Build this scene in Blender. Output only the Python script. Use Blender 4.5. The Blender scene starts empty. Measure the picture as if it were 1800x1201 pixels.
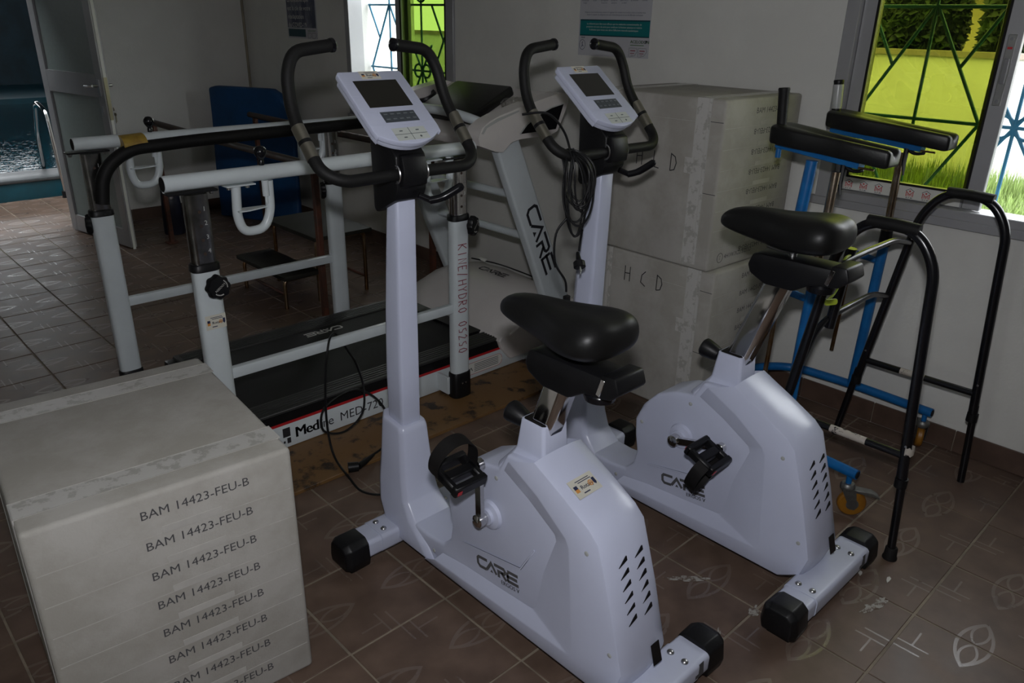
import bpy, bmesh, math, random
from mathutils import Vector, Matrix
random.seed(7)
S = bpy.context.scene
COL = S.collection
V = Vector
PI = math.pi

# ------------------------------------------------------------------ camera
CAM_H = 1.62
F_PX, PITCH, ROLL, YAW = 1355.75, 0.39692, 0.01958, 0.80557
_f = V((math.cos(YAW)*math.cos(PITCH), math.sin(YAW)*math.cos(PITCH), -math.sin(PITCH)))
_r = _f.cross(V((0, 0, 1))).normalized()
_u = _r.cross(_f)
_r2 = _r*math.cos(ROLL) + _u*math.sin(ROLL)
_u2 = -_r*math.sin(ROLL) + _u*math.cos(ROLL)
cam_d = bpy.data.cameras.new('camera')
cam_d.sensor_width = 36.0
cam_d.lens = F_PX/1800*36
cam_d.clip_start = 0.02
cam = bpy.data.objects.new('camera', cam_d)
cam.matrix_world = Matrix(((_r2.x, _u2.x, -_f.x, 0), (_r2.y, _u2.y, -_f.y, 0), (_r2.z, _u2.z, -_f.z, CAM_H), (0, 0, 0, 1)))
COL.objects.link(cam)
S.camera = cam

# ------------------------------------------------------------------ sky (bright overcast)
W = bpy.data.worlds.new('sky'); S.world = W
W.use_nodes = True
_bg = W.node_tree.nodes['Background']
_bg.inputs[0].default_value = (0.93, 0.97, 1.0, 1)
_bg.inputs[1].default_value = 7.0

# ------------------------------------------------------------------ the photographer's flash, in the hot shoe over the lens
fl_d = bpy.data.lights.new('camera_flash', 'AREA')
fl_d.shape = 'RECTANGLE'; fl_d.size = 0.07; fl_d.size_y = 0.045
fl_d.energy = 24.0
fl_d.color = (0.96, 0.96, 1.0)
flash = bpy.data.objects.new('camera_flash', fl_d)
flash.matrix_world = Matrix.Translation(_u2*0.15 - _f*0.03) @ cam.matrix_world
COL.objects.link(flash)

S.view_settings.view_transform = 'Standard'
S.view_settings.look = 'None'
S.view_settings.gamma = 1.0
S.view_settings.use_curve_mapping = False
S.view_settings.exposure = 0.0

# ------------------------------------------------------------------ materials
MATS = {}
def nd(nt, t, **kw):
    n = nt.nodes.new(t)
    for k, v in kw.items():
        setattr(n, k, v)
    return n
def mat(name, col, rough=0.5, metal=0.0, var=0.0, scale=6.0, bump=0.0, bscale=60.0, col2=None, spec=0.5, stretch=None, coat=0.0, lo=0.4, hi=0.6, rvar=0.0):
    """procedural material: base colour mixed by noise with a second colour, optional fine relief"""
    m = bpy.data.materials.new(name); MATS[name] = m
    m.use_nodes = True
    nt = m.node_tree; b = nt.nodes['Principled BSDF']
    b.inputs['Base Color'].default_value = (*col, 1)
    b.inputs['Roughness'].default_value = rough
    b.inputs['Metallic'].default_value = metal
    b.inputs['Specular IOR Level'].default_value = spec
    b.inputs['Coat Weight'].default_value = coat
    tc = nd(nt, 'ShaderNodeTexCoord')
    src = tc.outputs['Object']
    if stretch:
        mp = nd(nt, 'ShaderNodeMapping'); mp.inputs['Scale'].default_value = stretch
        nt.links.new(src, mp.inputs['Vector']); src = mp.outputs['Vector']
    if var or col2:
        n = nd(nt, 'ShaderNodeTexNoise'); n.inputs['Scale'].default_value = scale
        n.inputs['Detail'].default_value = 6; n.inputs['Roughness'].default_value = 0.65
        nt.links.new(src, n.inputs['Vector'])
        mr = nd(nt, 'ShaderNodeMapRange'); mr.inputs[1].default_value = lo; mr.inputs[2].default_value = hi
        nt.links.new(n.outputs['Fac'], mr.inputs[0])
        mx = nd(nt, 'ShaderNodeMix', data_type='RGBA')
        nt.links.new(mr.outputs[0], mx.inputs[0])
        c2 = col2 or tuple(c*(1-var) for c in col)
        mx.inputs[6].default_value = (*col, 1); mx.inputs[7].default_value = (*c2, 1)
        nt.links.new(mx.outputs[2], b.inputs['Base Color'])
        if rvar:
            r2 = nd(nt, 'ShaderNodeMapRange'); r2.inputs[3].default_value = rough; r2.inputs[4].default_value = min(1, rough+rvar)
            nt.links.new(mr.outputs[0], r2.inputs[0]); nt.links.new(r2.outputs[0], b.inputs['Roughness'])
    if bump:
        n2 = nd(nt, 'ShaderNodeTexNoise'); n2.inputs['Scale'].default_value = bscale
        n2.inputs['Detail'].default_value = 4
        nt.links.new(src, n2.inputs['Vector'])
        bp = nd(nt, 'ShaderNodeBump'); bp.inputs['Strength'].default_value = bump; bp.inputs['Distance'].default_value = 0.004
        nt.links.new(n2.outputs['Fac'], bp.inputs['Height']); nt.links.new(bp.outputs[0], b.inputs['Normal'])
    return m

mat('wall', (0.66, 0.655, 0.62), 0.7, var=0.08, scale=1.6, bump=0.25, bscale=90)
mat('ceiling', (0.7, 0.7, 0.68), 0.8, var=0.05)
mat('grout', (0.26, 0.215, 0.16), 0.8, var=0.35, scale=8)
mat('skirting', (0.10, 0.062, 0.046), 0.35, var=0.25, scale=9, bump=0.1)
mat('bike_white', (0.52, 0.55, 0.69), 0.25, var=0.04, scale=3, bump=0.04, bscale=900)
mat('bike_grey_white', (0.50, 0.53, 0.65), 0.38, var=0.05, scale=4)
mat('frame_white', (0.58, 0.63, 0.65), 0.30, var=0.06, scale=5)
mat('tread_white', (0.60, 0.57, 0.55), 0.34, var=0.05, scale=4)
mat('tread_grey', (0.40, 0.41, 0.40), 0.3, var=0.08)
mat('black_foam', (0.006, 0.006, 0.006), 0.6, var=0.3, scale=20, bump=0.1, bscale=500, spec=0.28)
mat('black_plastic', (0.006, 0.006, 0.007), 0.42, var=0.2, scale=15, bump=0.05, bscale=300, spec=0.3)
mat('black_gloss', (0.006, 0.006, 0.008), 0.22, var=0.2, spec=0.35)
mat('black_paint', (0.006, 0.006, 0.008), 0.22, var=0.3, scale=12)
mat('black_vinyl', (0.006, 0.006, 0.006), 0.40, var=0.2, scale=10, bump=0.08, bscale=160, spec=0.38)
mat('saddle_black', (0.007, 0.007, 0.007), 0.42, var=0.2, scale=10, bump=0.04, bscale=250, spec=0.3)
mat('rubber', (0.007, 0.006, 0.006), 0.7, var=0.3, spec=0.25)
mat('belt', (0.008, 0.008, 0.008), 0.7, var=0.35, scale=4, bump=0.2, bscale=400)
mat('foot_rail', (0.035, 0.035, 0.034), 0.45, var=0.3, scale=5, bump=0.15, bscale=200)
mat('chrome', (0.62, 0.61, 0.60), 0.10, metal=1.0, var=0.05)
mat('chrome_worn', (0.46, 0.40, 0.33), 0.24, metal=1.0, col2=(0.30, 0.22, 0.15), scale=9)
mat('steel', (0.5, 0.5, 0.5), 0.3, metal=1.0, var=0.1)
mat('bronze', (0.30, 0.21, 0.13), 0.35, metal=1.0, col2=(0.20, 0.10, 0.04), scale=10)
mat('alu', (0.36, 0.36, 0.37), 0.42, metal=0.3, var=0.08, scale=3)
mat('alu_dark', (0.22, 0.22, 0.23), 0.4, metal=0.3, var=0.1)
mat('blue_paint', (0.004, 0.125, 0.36), 0.35, col2=(0.004, 0.10, 0.30), scale=14)
mat('blue_mat', (0.003, 0.062, 0.20), 0.55, var=0.25, scale=3, bump=0.2, bscale=14)
mat('navy', (0.010, 0.012, 0.03), 0.5, var=0.3)
mat('rust', (0.055, 0.022, 0.013), 0.6, col2=(0.10, 0.03, 0.015), scale=16, bump=0.25, bscale=120)
mat('dark_brown', (0.030, 0.020, 0.016), 0.5, col2=(0.05, 0.025, 0.016), scale=10)
mat('step_top', (0.018, 0.017, 0.013), 0.6, col2=(0.06, 0.055, 0.035), scale=9, lo=0.62, hi=0.75, bump=0.2, spec=0.25)
mat('carton', (0.40, 0.385, 0.355), 0.75, col2=(0.33, 0.315, 0.28), scale=5, bump=0.18, bscale=170)
mat('tape_clear', (0.50, 0.49, 0.465), 0.32, col2=(0.36, 0.35, 0.32), scale=30, lo=0.52, hi=0.58, bump=0.1)
mat('carton_pale', (0.445, 0.43, 0.40), 0.7, var=0.1, scale=12)
mat('print_dark', (0.055, 0.055, 0.06), 0.7)
mat('ink', (0.02, 0.02, 0.025), 0.5)
mat('logo_grey', (0.085, 0.085, 0.09), 0.4)
mat('white_print', (0.62, 0.62, 0.58), 0.5)
mat('red_print', (0.45, 0.015, 0.02), 0.4)
mat('red_ink', (0.22, 0.012, 0.03), 0.5)
mat('board', (0.16, 0.085, 0.030), 0.5, col2=(0.028, 0.017, 0.010), scale=11, lo=0.54, hi=0.62, bump=0.1)
mat('steel_dull', (0.30, 0.295, 0.28), 0.22, metal=1.0, var=0.35, scale=14)
mat('chipped', (0.42, 0.38, 0.33), 0.6, col2=(0.008, 0.008, 0.01), scale=60, lo=0.56, hi=0.6)
mat('tape_yellow', (0.36, 0.24, 0.035), 0.45, col2=(0.25, 0.15, 0.025), scale=18, bump=0.3, bscale=70)
mat('poster_paper', (0.47, 0.47, 0.50), 0.5, var=0.05)
mat('teal', (0.0, 0.16, 0.165), 0.5, var=0.1)
mat('teal_dark', (0.004, 0.045, 0.06), 0.5)
mat('olive', (0.26, 0.27, 0.015), 0.5)
mat('navy_print', (0.012, 0.018, 0.06), 0.5)
mat('orange', (0.55, 0.24, 0.05), 0.5)
mat('green_print', (0.05, 0.16, 0.02), 0.5)
mat('caster', (0.28, 0.12, 0.010), 0.42, col2=(0.20, 0.08, 0.008), scale=12)
mat('cast_metal', (0.20, 0.20, 0.19), 0.45, metal=0.7, var=0.3, scale=25)
mat('yellow_green', (0.36, 0.45, 0.03), 0.4)
mat('sticker', (0.60, 0.58, 0.50), 0.45, var=0.1)
mat('membrane', (0.50, 0.53, 0.50), 0.4)
mat('keypad', (0.055, 0.065, 0.075), 0.35)
mat('keypad_text', (0.16, 0.18, 0.19), 0.4)
mat('sensor', (0.30, 0.285, 0.235), 0.28, metal=0.9, var=0.1)
mat('outer_wall', (0.78, 0.77, 0.74), 0.8, col2=(0.62, 0.60, 0.54), scale=2.5, lo=0.5, hi=0.8)
mat('outer_cream', (0.62, 0.50, 0.33), 0.8, var=0.1)
mat('roof_far', (0.32, 0.26, 0.22), 0.8, var=0.2)
mat('grille', (0.03, 0.20, 0.34), 0.5, var=0.2)
mat('soil', (0.10, 0.12, 0.04), 0.9, var=0.4, scale=12)
mat('grass_blade', (0.23, 0.33, 0.085), 0.6, var=0.55, scale=3)
mat('hedge', (0.022, 0.05, 0.012), 0.6, var=0.6, scale=4)
mat('pool_wall', (0.010, 0.045, 0.07), 0.45, var=0.35, scale=2.5)
mat('pool_kerb', (0.085, 0.09, 0.095), 0.35, var=0.25, scale=14, bump=0.2)
mat('pool_teal', (0.006, 0.07, 0.10), 0.4, var=0.2)
mat('pipe', (0.30, 0.26, 0.19), 0.5, var=0.3)
mat('keys', (0.4, 0.36, 0.26), 0.35, metal=1.0)
mat('debris', (0.6, 0.58, 0.53), 0.8, var=0.2)
mat('paint_spill', (0.34, 0.325, 0.29), 0.8, col2=(0.12, 0.085, 0.065), scale=55, lo=0.46, hi=0.56)

def two_sided_ior(nt, fr):
    # thin pane: the same reflectance when a ray leaves the glass as when it enters
    g = nd(nt, 'ShaderNodeNewGeometry'); ma = nd(nt, 'ShaderNodeMath', operation='MULTIPLY_ADD')
    nt.links.new(g.outputs['Backfacing'], ma.inputs[0]); ma.inputs[1].default_value = 1/1.5-1.5; ma.inputs[2].default_value = 1.5
    nt.links.new(ma.outputs[0], fr.inputs[0])
def special_mats():
    # tinted window pane: yellow-green sun film on real glass
    for nm, c in (('tint_yellow', (0.445, 0.470, 0.165)), ('tint_green', (0.28, 0.355, 0.135))):
        m = bpy.data.materials.new(nm); MATS[nm] = m; m.use_nodes = True
        nt = m.node_tree; nt.nodes.clear()
        o = nd(nt, 'ShaderNodeOutputMaterial'); tr = nd(nt, 'ShaderNodeBsdfTransparent'); gl = nd(nt, 'ShaderNodeBsdfGlossy')
        tr.inputs[0].default_value = (*c, 1); gl.inputs['Roughness'].default_value = 0.01
        gl.inputs['Color'].default_value = (0.9, 0.95, 0.8, 1)
        fr = nd(nt, 'ShaderNodeFresnel'); two_sided_ior(nt, fr)
        mx = nd(nt, 'ShaderNodeMixShader')
        nt.links.new(fr.outputs[0], mx.inputs[0]); nt.links.new(tr.outputs[0], mx.inputs[1]); nt.links.new(gl.outputs[0], mx.inputs[2])
        nt.links.new(mx.outputs[0], o.inputs[0])
    # clear pane and display glass
    m = bpy.data.materials.new('clear_glass'); MATS['clear_glass'] = m; m.use_nodes = True
    nt = m.node_tree; nt.nodes.clear()
    o = nd(nt, 'ShaderNodeOutputMaterial'); tr = nd(nt, 'ShaderNodeBsdfTransparent'); gl = nd(nt, 'ShaderNodeBsdfGlossy')
    tr.inputs[0].default_value = (0.9, 0.92, 0.9, 1); gl.inputs['Roughness'].default_value = 0.02
    fr = nd(nt, 'ShaderNodeFresnel'); two_sided_ior(nt, fr); mx = nd(nt, 'ShaderNodeMixShader')
    nt.links.new(fr.outputs[0], mx.inputs[0]); nt.links.new(tr.outputs[0], mx.inputs[1]); nt.links.new(gl.outputs[0], mx.inputs[2])
    nt.links.new(mx.outputs[0], o.inputs[0])
    # crinkled clear plastic bag
    m = bpy.data.materials.new('plastic_bag'); MATS['plastic_bag'] = m; m.use_nodes = True
    nt = m.node_tree; nt.nodes.clear()
    o = nd(nt, 'ShaderNodeOutputMaterial'); tr = nd(nt, 'ShaderNodeBsdfTransparent'); gl = nd(nt, 'ShaderNodeBsdfGlossy')
    tr.inputs[0].default_value = (0.88, 0.87, 0.85, 1); gl.inputs['Roughness'].default_value = 0.08
    tc = nd(nt, 'ShaderNodeTexCoord'); vo = nd(nt, 'ShaderNodeTexVoronoi'); vo.inputs['Scale'].default_value = 45
    bp = nd(nt, 'ShaderNodeBump'); bp.inputs['Distance'].default_value = 0.02
    nt.links.new(tc.outputs['Object'], vo.inputs['Vector']); nt.links.new(vo.outputs['Distance'], bp.inputs['Height'])
    nt.links.new(bp.outputs[0], gl.inputs['Normal'])
    mx = nd(nt, 'ShaderNodeMixShader'); mx.inputs[0].default_value = 0.22
    nt.links.new(tr.outputs[0], mx.inputs[1]); nt.links.new(gl.outputs[0], mx.inputs[2]); nt.links.new(mx.outputs[0], o.inputs[0])
    # display glass of the bike consoles
    m = mat('screen', (0.018, 0.017, 0.013), 0.12, var=0.2, scale=4)
    # frosted door glass
    m = mat('frosted', (0.23, 0.27, 0.26), 0.5, var=0.06, scale=40, bump=0.1, bscale=400)
    # pool water
    m = bpy.data.materials.new('pool_water'); MATS['pool_water'] = m; m.use_nodes = True
    nt = m.node_tree; b = nt.nodes['Principled BSDF']
    b.inputs['Base Color'].default_value = (0.004, 0.035, 0.05, 1); b.inputs['Roughness'].default_value = 0.04
    b.inputs['IOR'].default_value = 1.33
    tc = nd(nt, 'ShaderNodeTexCoord'); n = nd(nt, 'ShaderNodeTexNoise'); n.inputs['Scale'].default_value = 8.0; n.inputs['Detail'].default_value = 3
    mp = nd(nt, 'ShaderNodeMapping'); mp.inputs['Scale'].default_value = (1.0, 2.2, 1)
    nt.links.new(tc.outputs['Object'], mp.inputs['Vector']); nt.links.new(mp.outputs[0], n.inputs['Vector'])
    bp = nd(nt, 'ShaderNodeBump'); bp.inputs['Strength'].default_value = 1.0; bp.inputs['Distance'].default_value = 0.0045
    nt.links.new(n.outputs['Fac'], bp.inputs['Height']); nt.links.new(bp.outputs[0], b.inputs['Normal'])
    # floor tile: brown glazed tile, raised leaf and step lines (own coordinates per tile)
    m = bpy.data.materials.new('tile'); MATS['tile'] = m; m.use_nodes = True
    nt = m.node_tree; b = nt.nodes['Principled BSDF']; b.inputs['Specular IOR Level'].default_value = 0.30
    tc = nd(nt, 'ShaderNodeTexCoord'); sp = nd(nt, 'ShaderNodeSeparateXYZ'); nt.links.new(tc.outputs['Object'], sp.inputs[0])
    def M(op, a, c=None, d=None):
        n = nd(nt, 'ShaderNodeMath', operation=op)
        for i, s in enumerate((a, c, d)):
            if s is None: continue
            if isinstance(s, (int, float)): n.inputs[i].default_value = s
            else: nt.links.new(s, n.inputs[i])
        return n.outputs[0]
    x, y = sp.outputs[0], sp.outputs[1]
    def dist(cx, cy):
        return M('SQRT', M('ADD', M('POWER', M('SUBTRACT', x, cx), 2.0), M('POWER', M('SUBTRACT', y, cy), 2.0)))
    def lens(c1, c2, r, w=0.0035):
        d = M('MAXIMUM', dist(*c1), dist(*c2))
        return M('LESS_THAN', M('ABSOLUTE', M('SUBTRACT', d, r)), w)
    h = 0.165
    pats = []
    for cx in (-h, h):
        pats += [lens((cx, 0.130), (cx, -0.130), 0.172, 0.0048), lens((cx+0.055, 0.055), (cx+0.055, -0.055), 0.076, 0.0036), lens((cx-0.055, 0.055), (cx-0.055, -0.055), 0.076, 0.0036)]
    def seg(axis, at, lo, hi, w=0.0028):
        p, q = (x, y) if axis == 'x' else (y, x)
        a_ = M('LESS_THAN', M('ABSOLUTE', M('SUBTRACT', p, at)), w)
        return M('MULTIPLY', a_, M('LESS_THAN', M('ABSOLUTE', M('SUBTRACT', q, (lo+hi)/2)), (hi-lo)/2))
    pats += [seg('x', -0.03, -0.165, -0.075), seg('x', 0.03, 0.075, 0.165), seg('x', 0.0, 0.09, 0.165), seg('x', 0.0, -0.165, -0.09), seg('y', -0.12, -0.10, -0.03), seg('y', 0.12, 0.03, 0.10)]
    t = pats[0]
    for p in pats[1:]: t = M('MAXIMUM', t, p)
    nz = nd(nt, 'ShaderNodeTexNoise'); nz.inputs['Scale'].default_value = 9; nz.inputs['Detail'].default_value = 6
    geo = nd(nt, 'ShaderNodeNewGeometry'); nt.links.new(geo.outputs['Position'], nz.inputs['Vector'])
    rp = nd(nt, 'ShaderNodeValToRGB'); rp.color_ramp.elements[0].position = 0.3; rp.color_ramp.elements[1].position = 0.75
    rp.color_ramp.elements[0].color = (0.088, 0.058, 0.043, 1); rp.color_ramp.elements[1].color = (0.160, 0.108, 0.080, 1)
    nt.links.new(nz.outputs['Fac'], rp.inputs[0])
    mx = nd(nt, 'ShaderNodeMix', data_type='RGBA'); mx.inputs[7].default_value = (0.24, 0.20, 0.17, 1)
    nt.links.new(M('MULTIPLY', t, 0.22), mx.inputs[0]); nt.links.new(rp.outputs[0], mx.inputs[6]); nt.links.new(mx.outputs[2], b.inputs['Base Color'])
    nt.links.new(M('MAXIMUM', 0.14, M('SUBTRACT', M('MULTIPLY_ADD', nz.outputs['Fac'], 0.25, 0.30), M('MULTIPLY', t, 0.13))), b.inputs['Roughness'])
    nt.links.new(M('MULTIPLY_ADD', t, 0.40, 0.30), b.inputs['Specular IOR Level'])
    bp = nd(nt, 'ShaderNodeBump'); bp.inputs['Strength'].default_value = 0.35; bp.inputs['Distance'].default_value = 0.002
    n3 = nd(nt, 'ShaderNodeTexNoise'); n3.inputs['Scale'].default_value = 160; nt.links.new(geo.outputs['Position'], n3.inputs['Vector'])
    nt.links.new(M('ADD', t, M('MULTIPLY', n3.outputs['Fac'], 0.25)), bp.inputs['Height']); nt.links.new(bp.outputs[0], b.inputs['Normal'])
special_mats()

# ------------------------------------------------------------------ mesh helpers
def fillet(pts, r, n=6):
    """polyline with rounded corners"""
    pts = [V(p) for p in pts]; out = [pts[0]]
    for i in range(1, len(pts)-1):
        a, b, c = pts[i-1], pts[i], pts[i+1]
        rr = r[i] if isinstance(r, (list, tuple)) else r
        d1 = (a-b); d2 = (c-b); l = min(rr, d1.length*0.49, d2.length*0.49)
        if l < 1e-5:
            out.append(b); continue
        p, q = b+d1.normalized()*l, b+d2.normalized()*l
        for k in range(n+1):
            t = k/n
            out.append(p*(1-t)**2 + b*2*t*(1-t) + q*t*t)
    out.append(pts[-1]); return out
def smooth(pts, n=6, closed=False):
    """Catmull-Rom through the points"""
    P = [V(p) for p in pts]; N = len(P); out = []
    g = (lambda i: P[i % N]) if closed else (lambda i: P[max(0, min(N-1, i))])
    for i in range(N if closed else N-1):
        a, b, c, d = g(i-1), g(i), g(i+1), g(i+2)
        for k in range(n):
            t = k/n
            out.append(0.5*((2*b) + (c-a)*t + (2*a-5*b+4*c-d)*t*t + (3*b-a-3*c+d)*t**3))
    if not closed: out.append(P[-1])
    return out
def frame(o, u, v):
    u = V(u).normalized(); v = V(v).normalized(); n = u.cross(v)
    return Matrix(((u.x, v.x, n.x, o[0]), (u.y, v.y, n.y, o[1]), (u.z, v.z, n.z, o[2]), (0, 0, 0, 1)))
FACE_MY = ((1, 0, 0), (0, 0, 1))      # print on a face that looks towards -Y
FACE_MX = ((0, -1, 0), (0, 0, 1))     # print on a face that looks towards -X

class MB:
    def __init__(s): s.bm = bmesh.new()
    def face(s, vs):
        try: return s.bm.faces.new(vs)
        except ValueError: return None
    def loft(s, rings, cap=True, closed=True, loop=False):
        R = [[s.bm.verts.new(V(p)) for p in r] for r in rings]
        n = len(R[0]); m = len(R)
        for i in range(m if loop else m-1):
            A, B = R[i], R[(i+1) % m]
            for j in range(n if closed else n-1):
                s.face((A[j], A[(j+1) % n], B[(j+1) % n], B[j]))
        if cap and not loop:
            s.face(list(reversed(R[0]))); s.face(R[-1])
        return s
    def box(s, c, d, M=None):
        c = V(c); x, y, z = d[0]/2, d[1]/2, d[2]/2
        P = [V((a*x, b*y, e*z)) for e in (-1, 1) for a, b in ((-1, -1), (1, -1), (1, 1), (-1, 1))]
        P = [(M @ p if M else p) + c for p in P]
        return s.loft([P[:4], P[4:]])
    def span(s, a, b):
        a, b = V(a), V(b); return s.box((a+b)/2, [abs(q) for q in (b-a)])
    def bar(s, p, q, w, h, up=(0, 0, 1)):
        """rectangular bar from p to q, w across, h along up"""
        p, q = V(p), V(q); d = (q-p).normalized(); x = d.cross(V(up)).normalized(); y = x.cross(d)
        r = [[o + x*a*w/2 + y*b*h/2 for a, b in ((-1, -1), (1, -1), (1, 1), (-1, 1))] for o in (p, q)]
        return s.loft(r)
    def tube(s, pts, r, n=12, cap=True, loop=False, flat=None, up=None):
        pts = [V(p) for p in pts]; N = len(pts)
        rr = r if isinstance(r, (list, tuple)) else [r]*N
        T = []
        for i in range(N):
            if loop: d = pts[(i+1) % N]-pts[i-1]
            else: d = pts[min(N-1, i+1)]-pts[max(0, i-1)]
            T.append(d.normalized())
        u = V(up) if up else (V((0, 0, 1)) if abs(T[0].z) < 0.9 else V((1, 0, 0)))
        rings = []
        for i in range(N):
            u = (u - T[i]*u.dot(T[i]))
            u = u.normalized() if u.length > 1e-6 else T[i].orthogonal().normalized()
            w = T[i].cross(u)
            a, b = (rr[i], rr[i]) if flat is None else flat
            rings.append([pts[i] + u*math.sin(2*PI*k/n)*a + w*math.cos(2*PI*k/n)*b for k in range(n)])
        return s.loft(rings, cap=cap, loop=loop)
    def cyl(s, p, q, r, r2=None, n=20):
        return s.tube([p, q], [r, r if r2 is None else r2], n)
    def lathe(s, prof, o, axis=(0, 0, 1), n=24):
        """prof: (radius, height) pairs along axis from o"""
        o, a = V(o), V(axis).normalized(); u = a.orthogonal().normalized(); w = a.cross(u)
        rings = [[o + a*h + (u*math.cos(2*PI*k/n) + w*math.sin(2*PI*k/n))*max(r, 1e-4) for k in range(n)] for r, h in prof]
        return s.loft(rings)
    def prism(s, poly, M, d):
        """2D polygon in frame M, extruded by d along the frame's normal"""
        a = [M @ V((p[0], p[1], 0)) for p in poly]; b = [M @ V((p[0], p[1], d)) for p in poly]
        return s.loft([a, b])
    def yz(s, poly, x0, x1):
        return s.loft([[V((x0, p[0], p[1])) for p in poly], [V((x1, p[0], p[1])) for p in poly]])
    def xz(s, poly, y0, y1):
        return s.loft([[V((p[0], y0, p[1])) for p in poly], [V((p[0], y1, p[1])) for p in poly]])
    def quad(s, M, x0, y0, x1, y1, d=0.0004):
        return s.prism([(x0, y0), (x1, y0), (x1, y1), (x0, y1)], M, d)
    def stroke(s, pts, w, M, d=0.0004):
        """pen stroke along a 2D polyline, printed in frame M"""
        P = [V((p[0], p[1])) for p in pts]
        L, R = [], []
        for i, p in enumerate(P):
            t0 = (P[i]-P[i-1]).normalized() if i else None
            t1 = (P[i+1]-P[i]).normalized() if i < len(P)-1 else None
            t = ((t0 or t1) + (t1 or t0)).normalized() if (t0 or t1) else V((1, 0))
            nrm = V((-t.y, t.x)); k = 1/max(0.5, abs(nrm.dot(V((-(t1 or t0).y, (t1 or t0).x)))))
            L.append(p + nrm*w/2*k); R.append(p - nrm*w/2*k)
        for i in range(len(P)-1):
            s.prism([R[i], R[i+1], L[i+1], L[i]], M, d)
        return s
    def text(s, body, size, M, align='LEFT', bold=0.0, res=2, shear=0.0, spacing=1.0, line=1.0):
        c = bpy.data.curves.new('print', 'FONT'); c.body = body; c.size = size; c.align_x = align
        c.resolution_u = res; c.shear = shear; c.space_character = spacing; c.space_line = line; c.fill_mode = 'FRONT'
        o = bpy.data.objects.new('print', c)
        me = bpy.data.meshes.new_from_object(o)
        for k in ((0,) if bold == 0 else (-bold, 0, bold)):
            m2 = me.copy(); m2.transform(M @ Matrix.Translation((k, 0, 0))); s.bm.from_mesh(m2); bpy.data.meshes.remove(m2)
        bpy.data.meshes.remove(me); bpy.data.objects.remove(o); bpy.data.curves.remove(c)
        return s
    def obj(s, name, m, parent=None, bevel=0.0, seg=2, ang=30, kind=None, weld=True, sub=0, flatshade=False):
        bm = s.bm
        if weld and bevel: bmesh.ops.remove_doubles(bm, verts=bm.verts, dist=1e-5)
        bmesh.ops.recalc_face_normals(bm, faces=bm.faces)
        if bevel:
            es = [e for e in bm.edges if len(e.link_faces) == 2 and e.calc_face_angle(0) > math.radians(ang)]
            bmesh.ops.bevel(bm, geom=es, offset=bevel, segments=seg, affect='EDGES', profile=0.5, clamp_overlap=True)
        me = bpy.data.meshes.new(name); bm.to_mesh(me); bm.free()
        if not flatshade:
            me.shade_smooth(); me.set_sharp_from_angle(angle=math.radians(38))
        me.materials.append(MATS[m] if isinstance(m, str) else m)
        o = bpy.data.objects.new(name, me); COL.objects.link(o)
        if parent is not None: o.parent = parent
        if kind: o['kind'] = kind
        if sub:
            md = o.modifiers.new('round', 'SUBSURF'); md.levels = sub; md.render_levels = sub
        return o
def tag(o, label, cat, group=None, kind=None):
    o['label'] = label; o['category'] = cat
    if group: o['group'] = group
    if kind: o['kind'] = kind
    return o
def thing(name, label, cat, loc=(0, 0, 0), rotz=0.0, group=None):
    o = bpy.data.objects.new(name, None); COL.objects.link(o)
    o.empty_display_size = 0.1
    o.location = loc; o.rotation_euler = (0, 0, rotz)
    return tag(o, label, cat, group)
def rebase(root):
    """parts were built in world coordinates: keep them there although the root stands at its base"""
    inv = (Matrix.Translation(root.location) @ Matrix.Rotation(root.rotation_euler.z, 4, 'Z')).inverted()
    done = set()
    for o in list(root.children_recursive):
        if o.type == 'MESH' and o.data.name not in done:
            o.data.transform(inv); done.add(o.data.name)
def rrect(w, h, r, n=4, cx=0.0, cy=0.0):
    """rounded rectangle polygon"""
    out = []
    for (sx, sy, a0) in ((1, 1, 0), (-1, 1, PI/2), (-1, -1, PI), (1, -1, 1.5*PI)):
        for k in range(n+1):
            a = a0 + k*PI/2/n
            out.append((cx + sx*(w/2-r) + r*math.cos(a), cy + sy*(h/2-r) + r*math.sin(a)))
    return out
def care(mb, M, h, w=0.2):
    """the maker's wordmark in its angular wide letters; letter height h"""
    k = h
    def st(p, ww=w): mb.stroke([(a*k, b*k) for a, b in p], ww*k, M)
    st([(1.18, 0.9), (0.25, 0.9), (0.1, 0.75), (0.1, 0.3), (0.3, 0.1), (1.02, 0.1)])
    st([(1.05, 0.1), (1.62, 0.85), (2.15, 0.1)])
    mb.prism([(1.45*k, 0.08*k), (1.8*k, 0.08*k), (1.62*k, 0.32*k)], M, 0.0004)
    st([(1.95, 0.9), (3.0, 0.9), (3.12, 0.75), (3.12, 0.6), (3.0, 0.5), (2.4, 0.5), (2.4, 0.0)])
    st([(2.72, 0.5), (3.22, 0.0)])
    st([(3.4, 0.9), (4.5, 0.9)]); st([(3.3, 0.5), (4.4, 0.5)]); st([(3.32, 0.1), (4.5, 0.1)]); st([(3.4, 0.8), (3.4, 0.1)])
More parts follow.
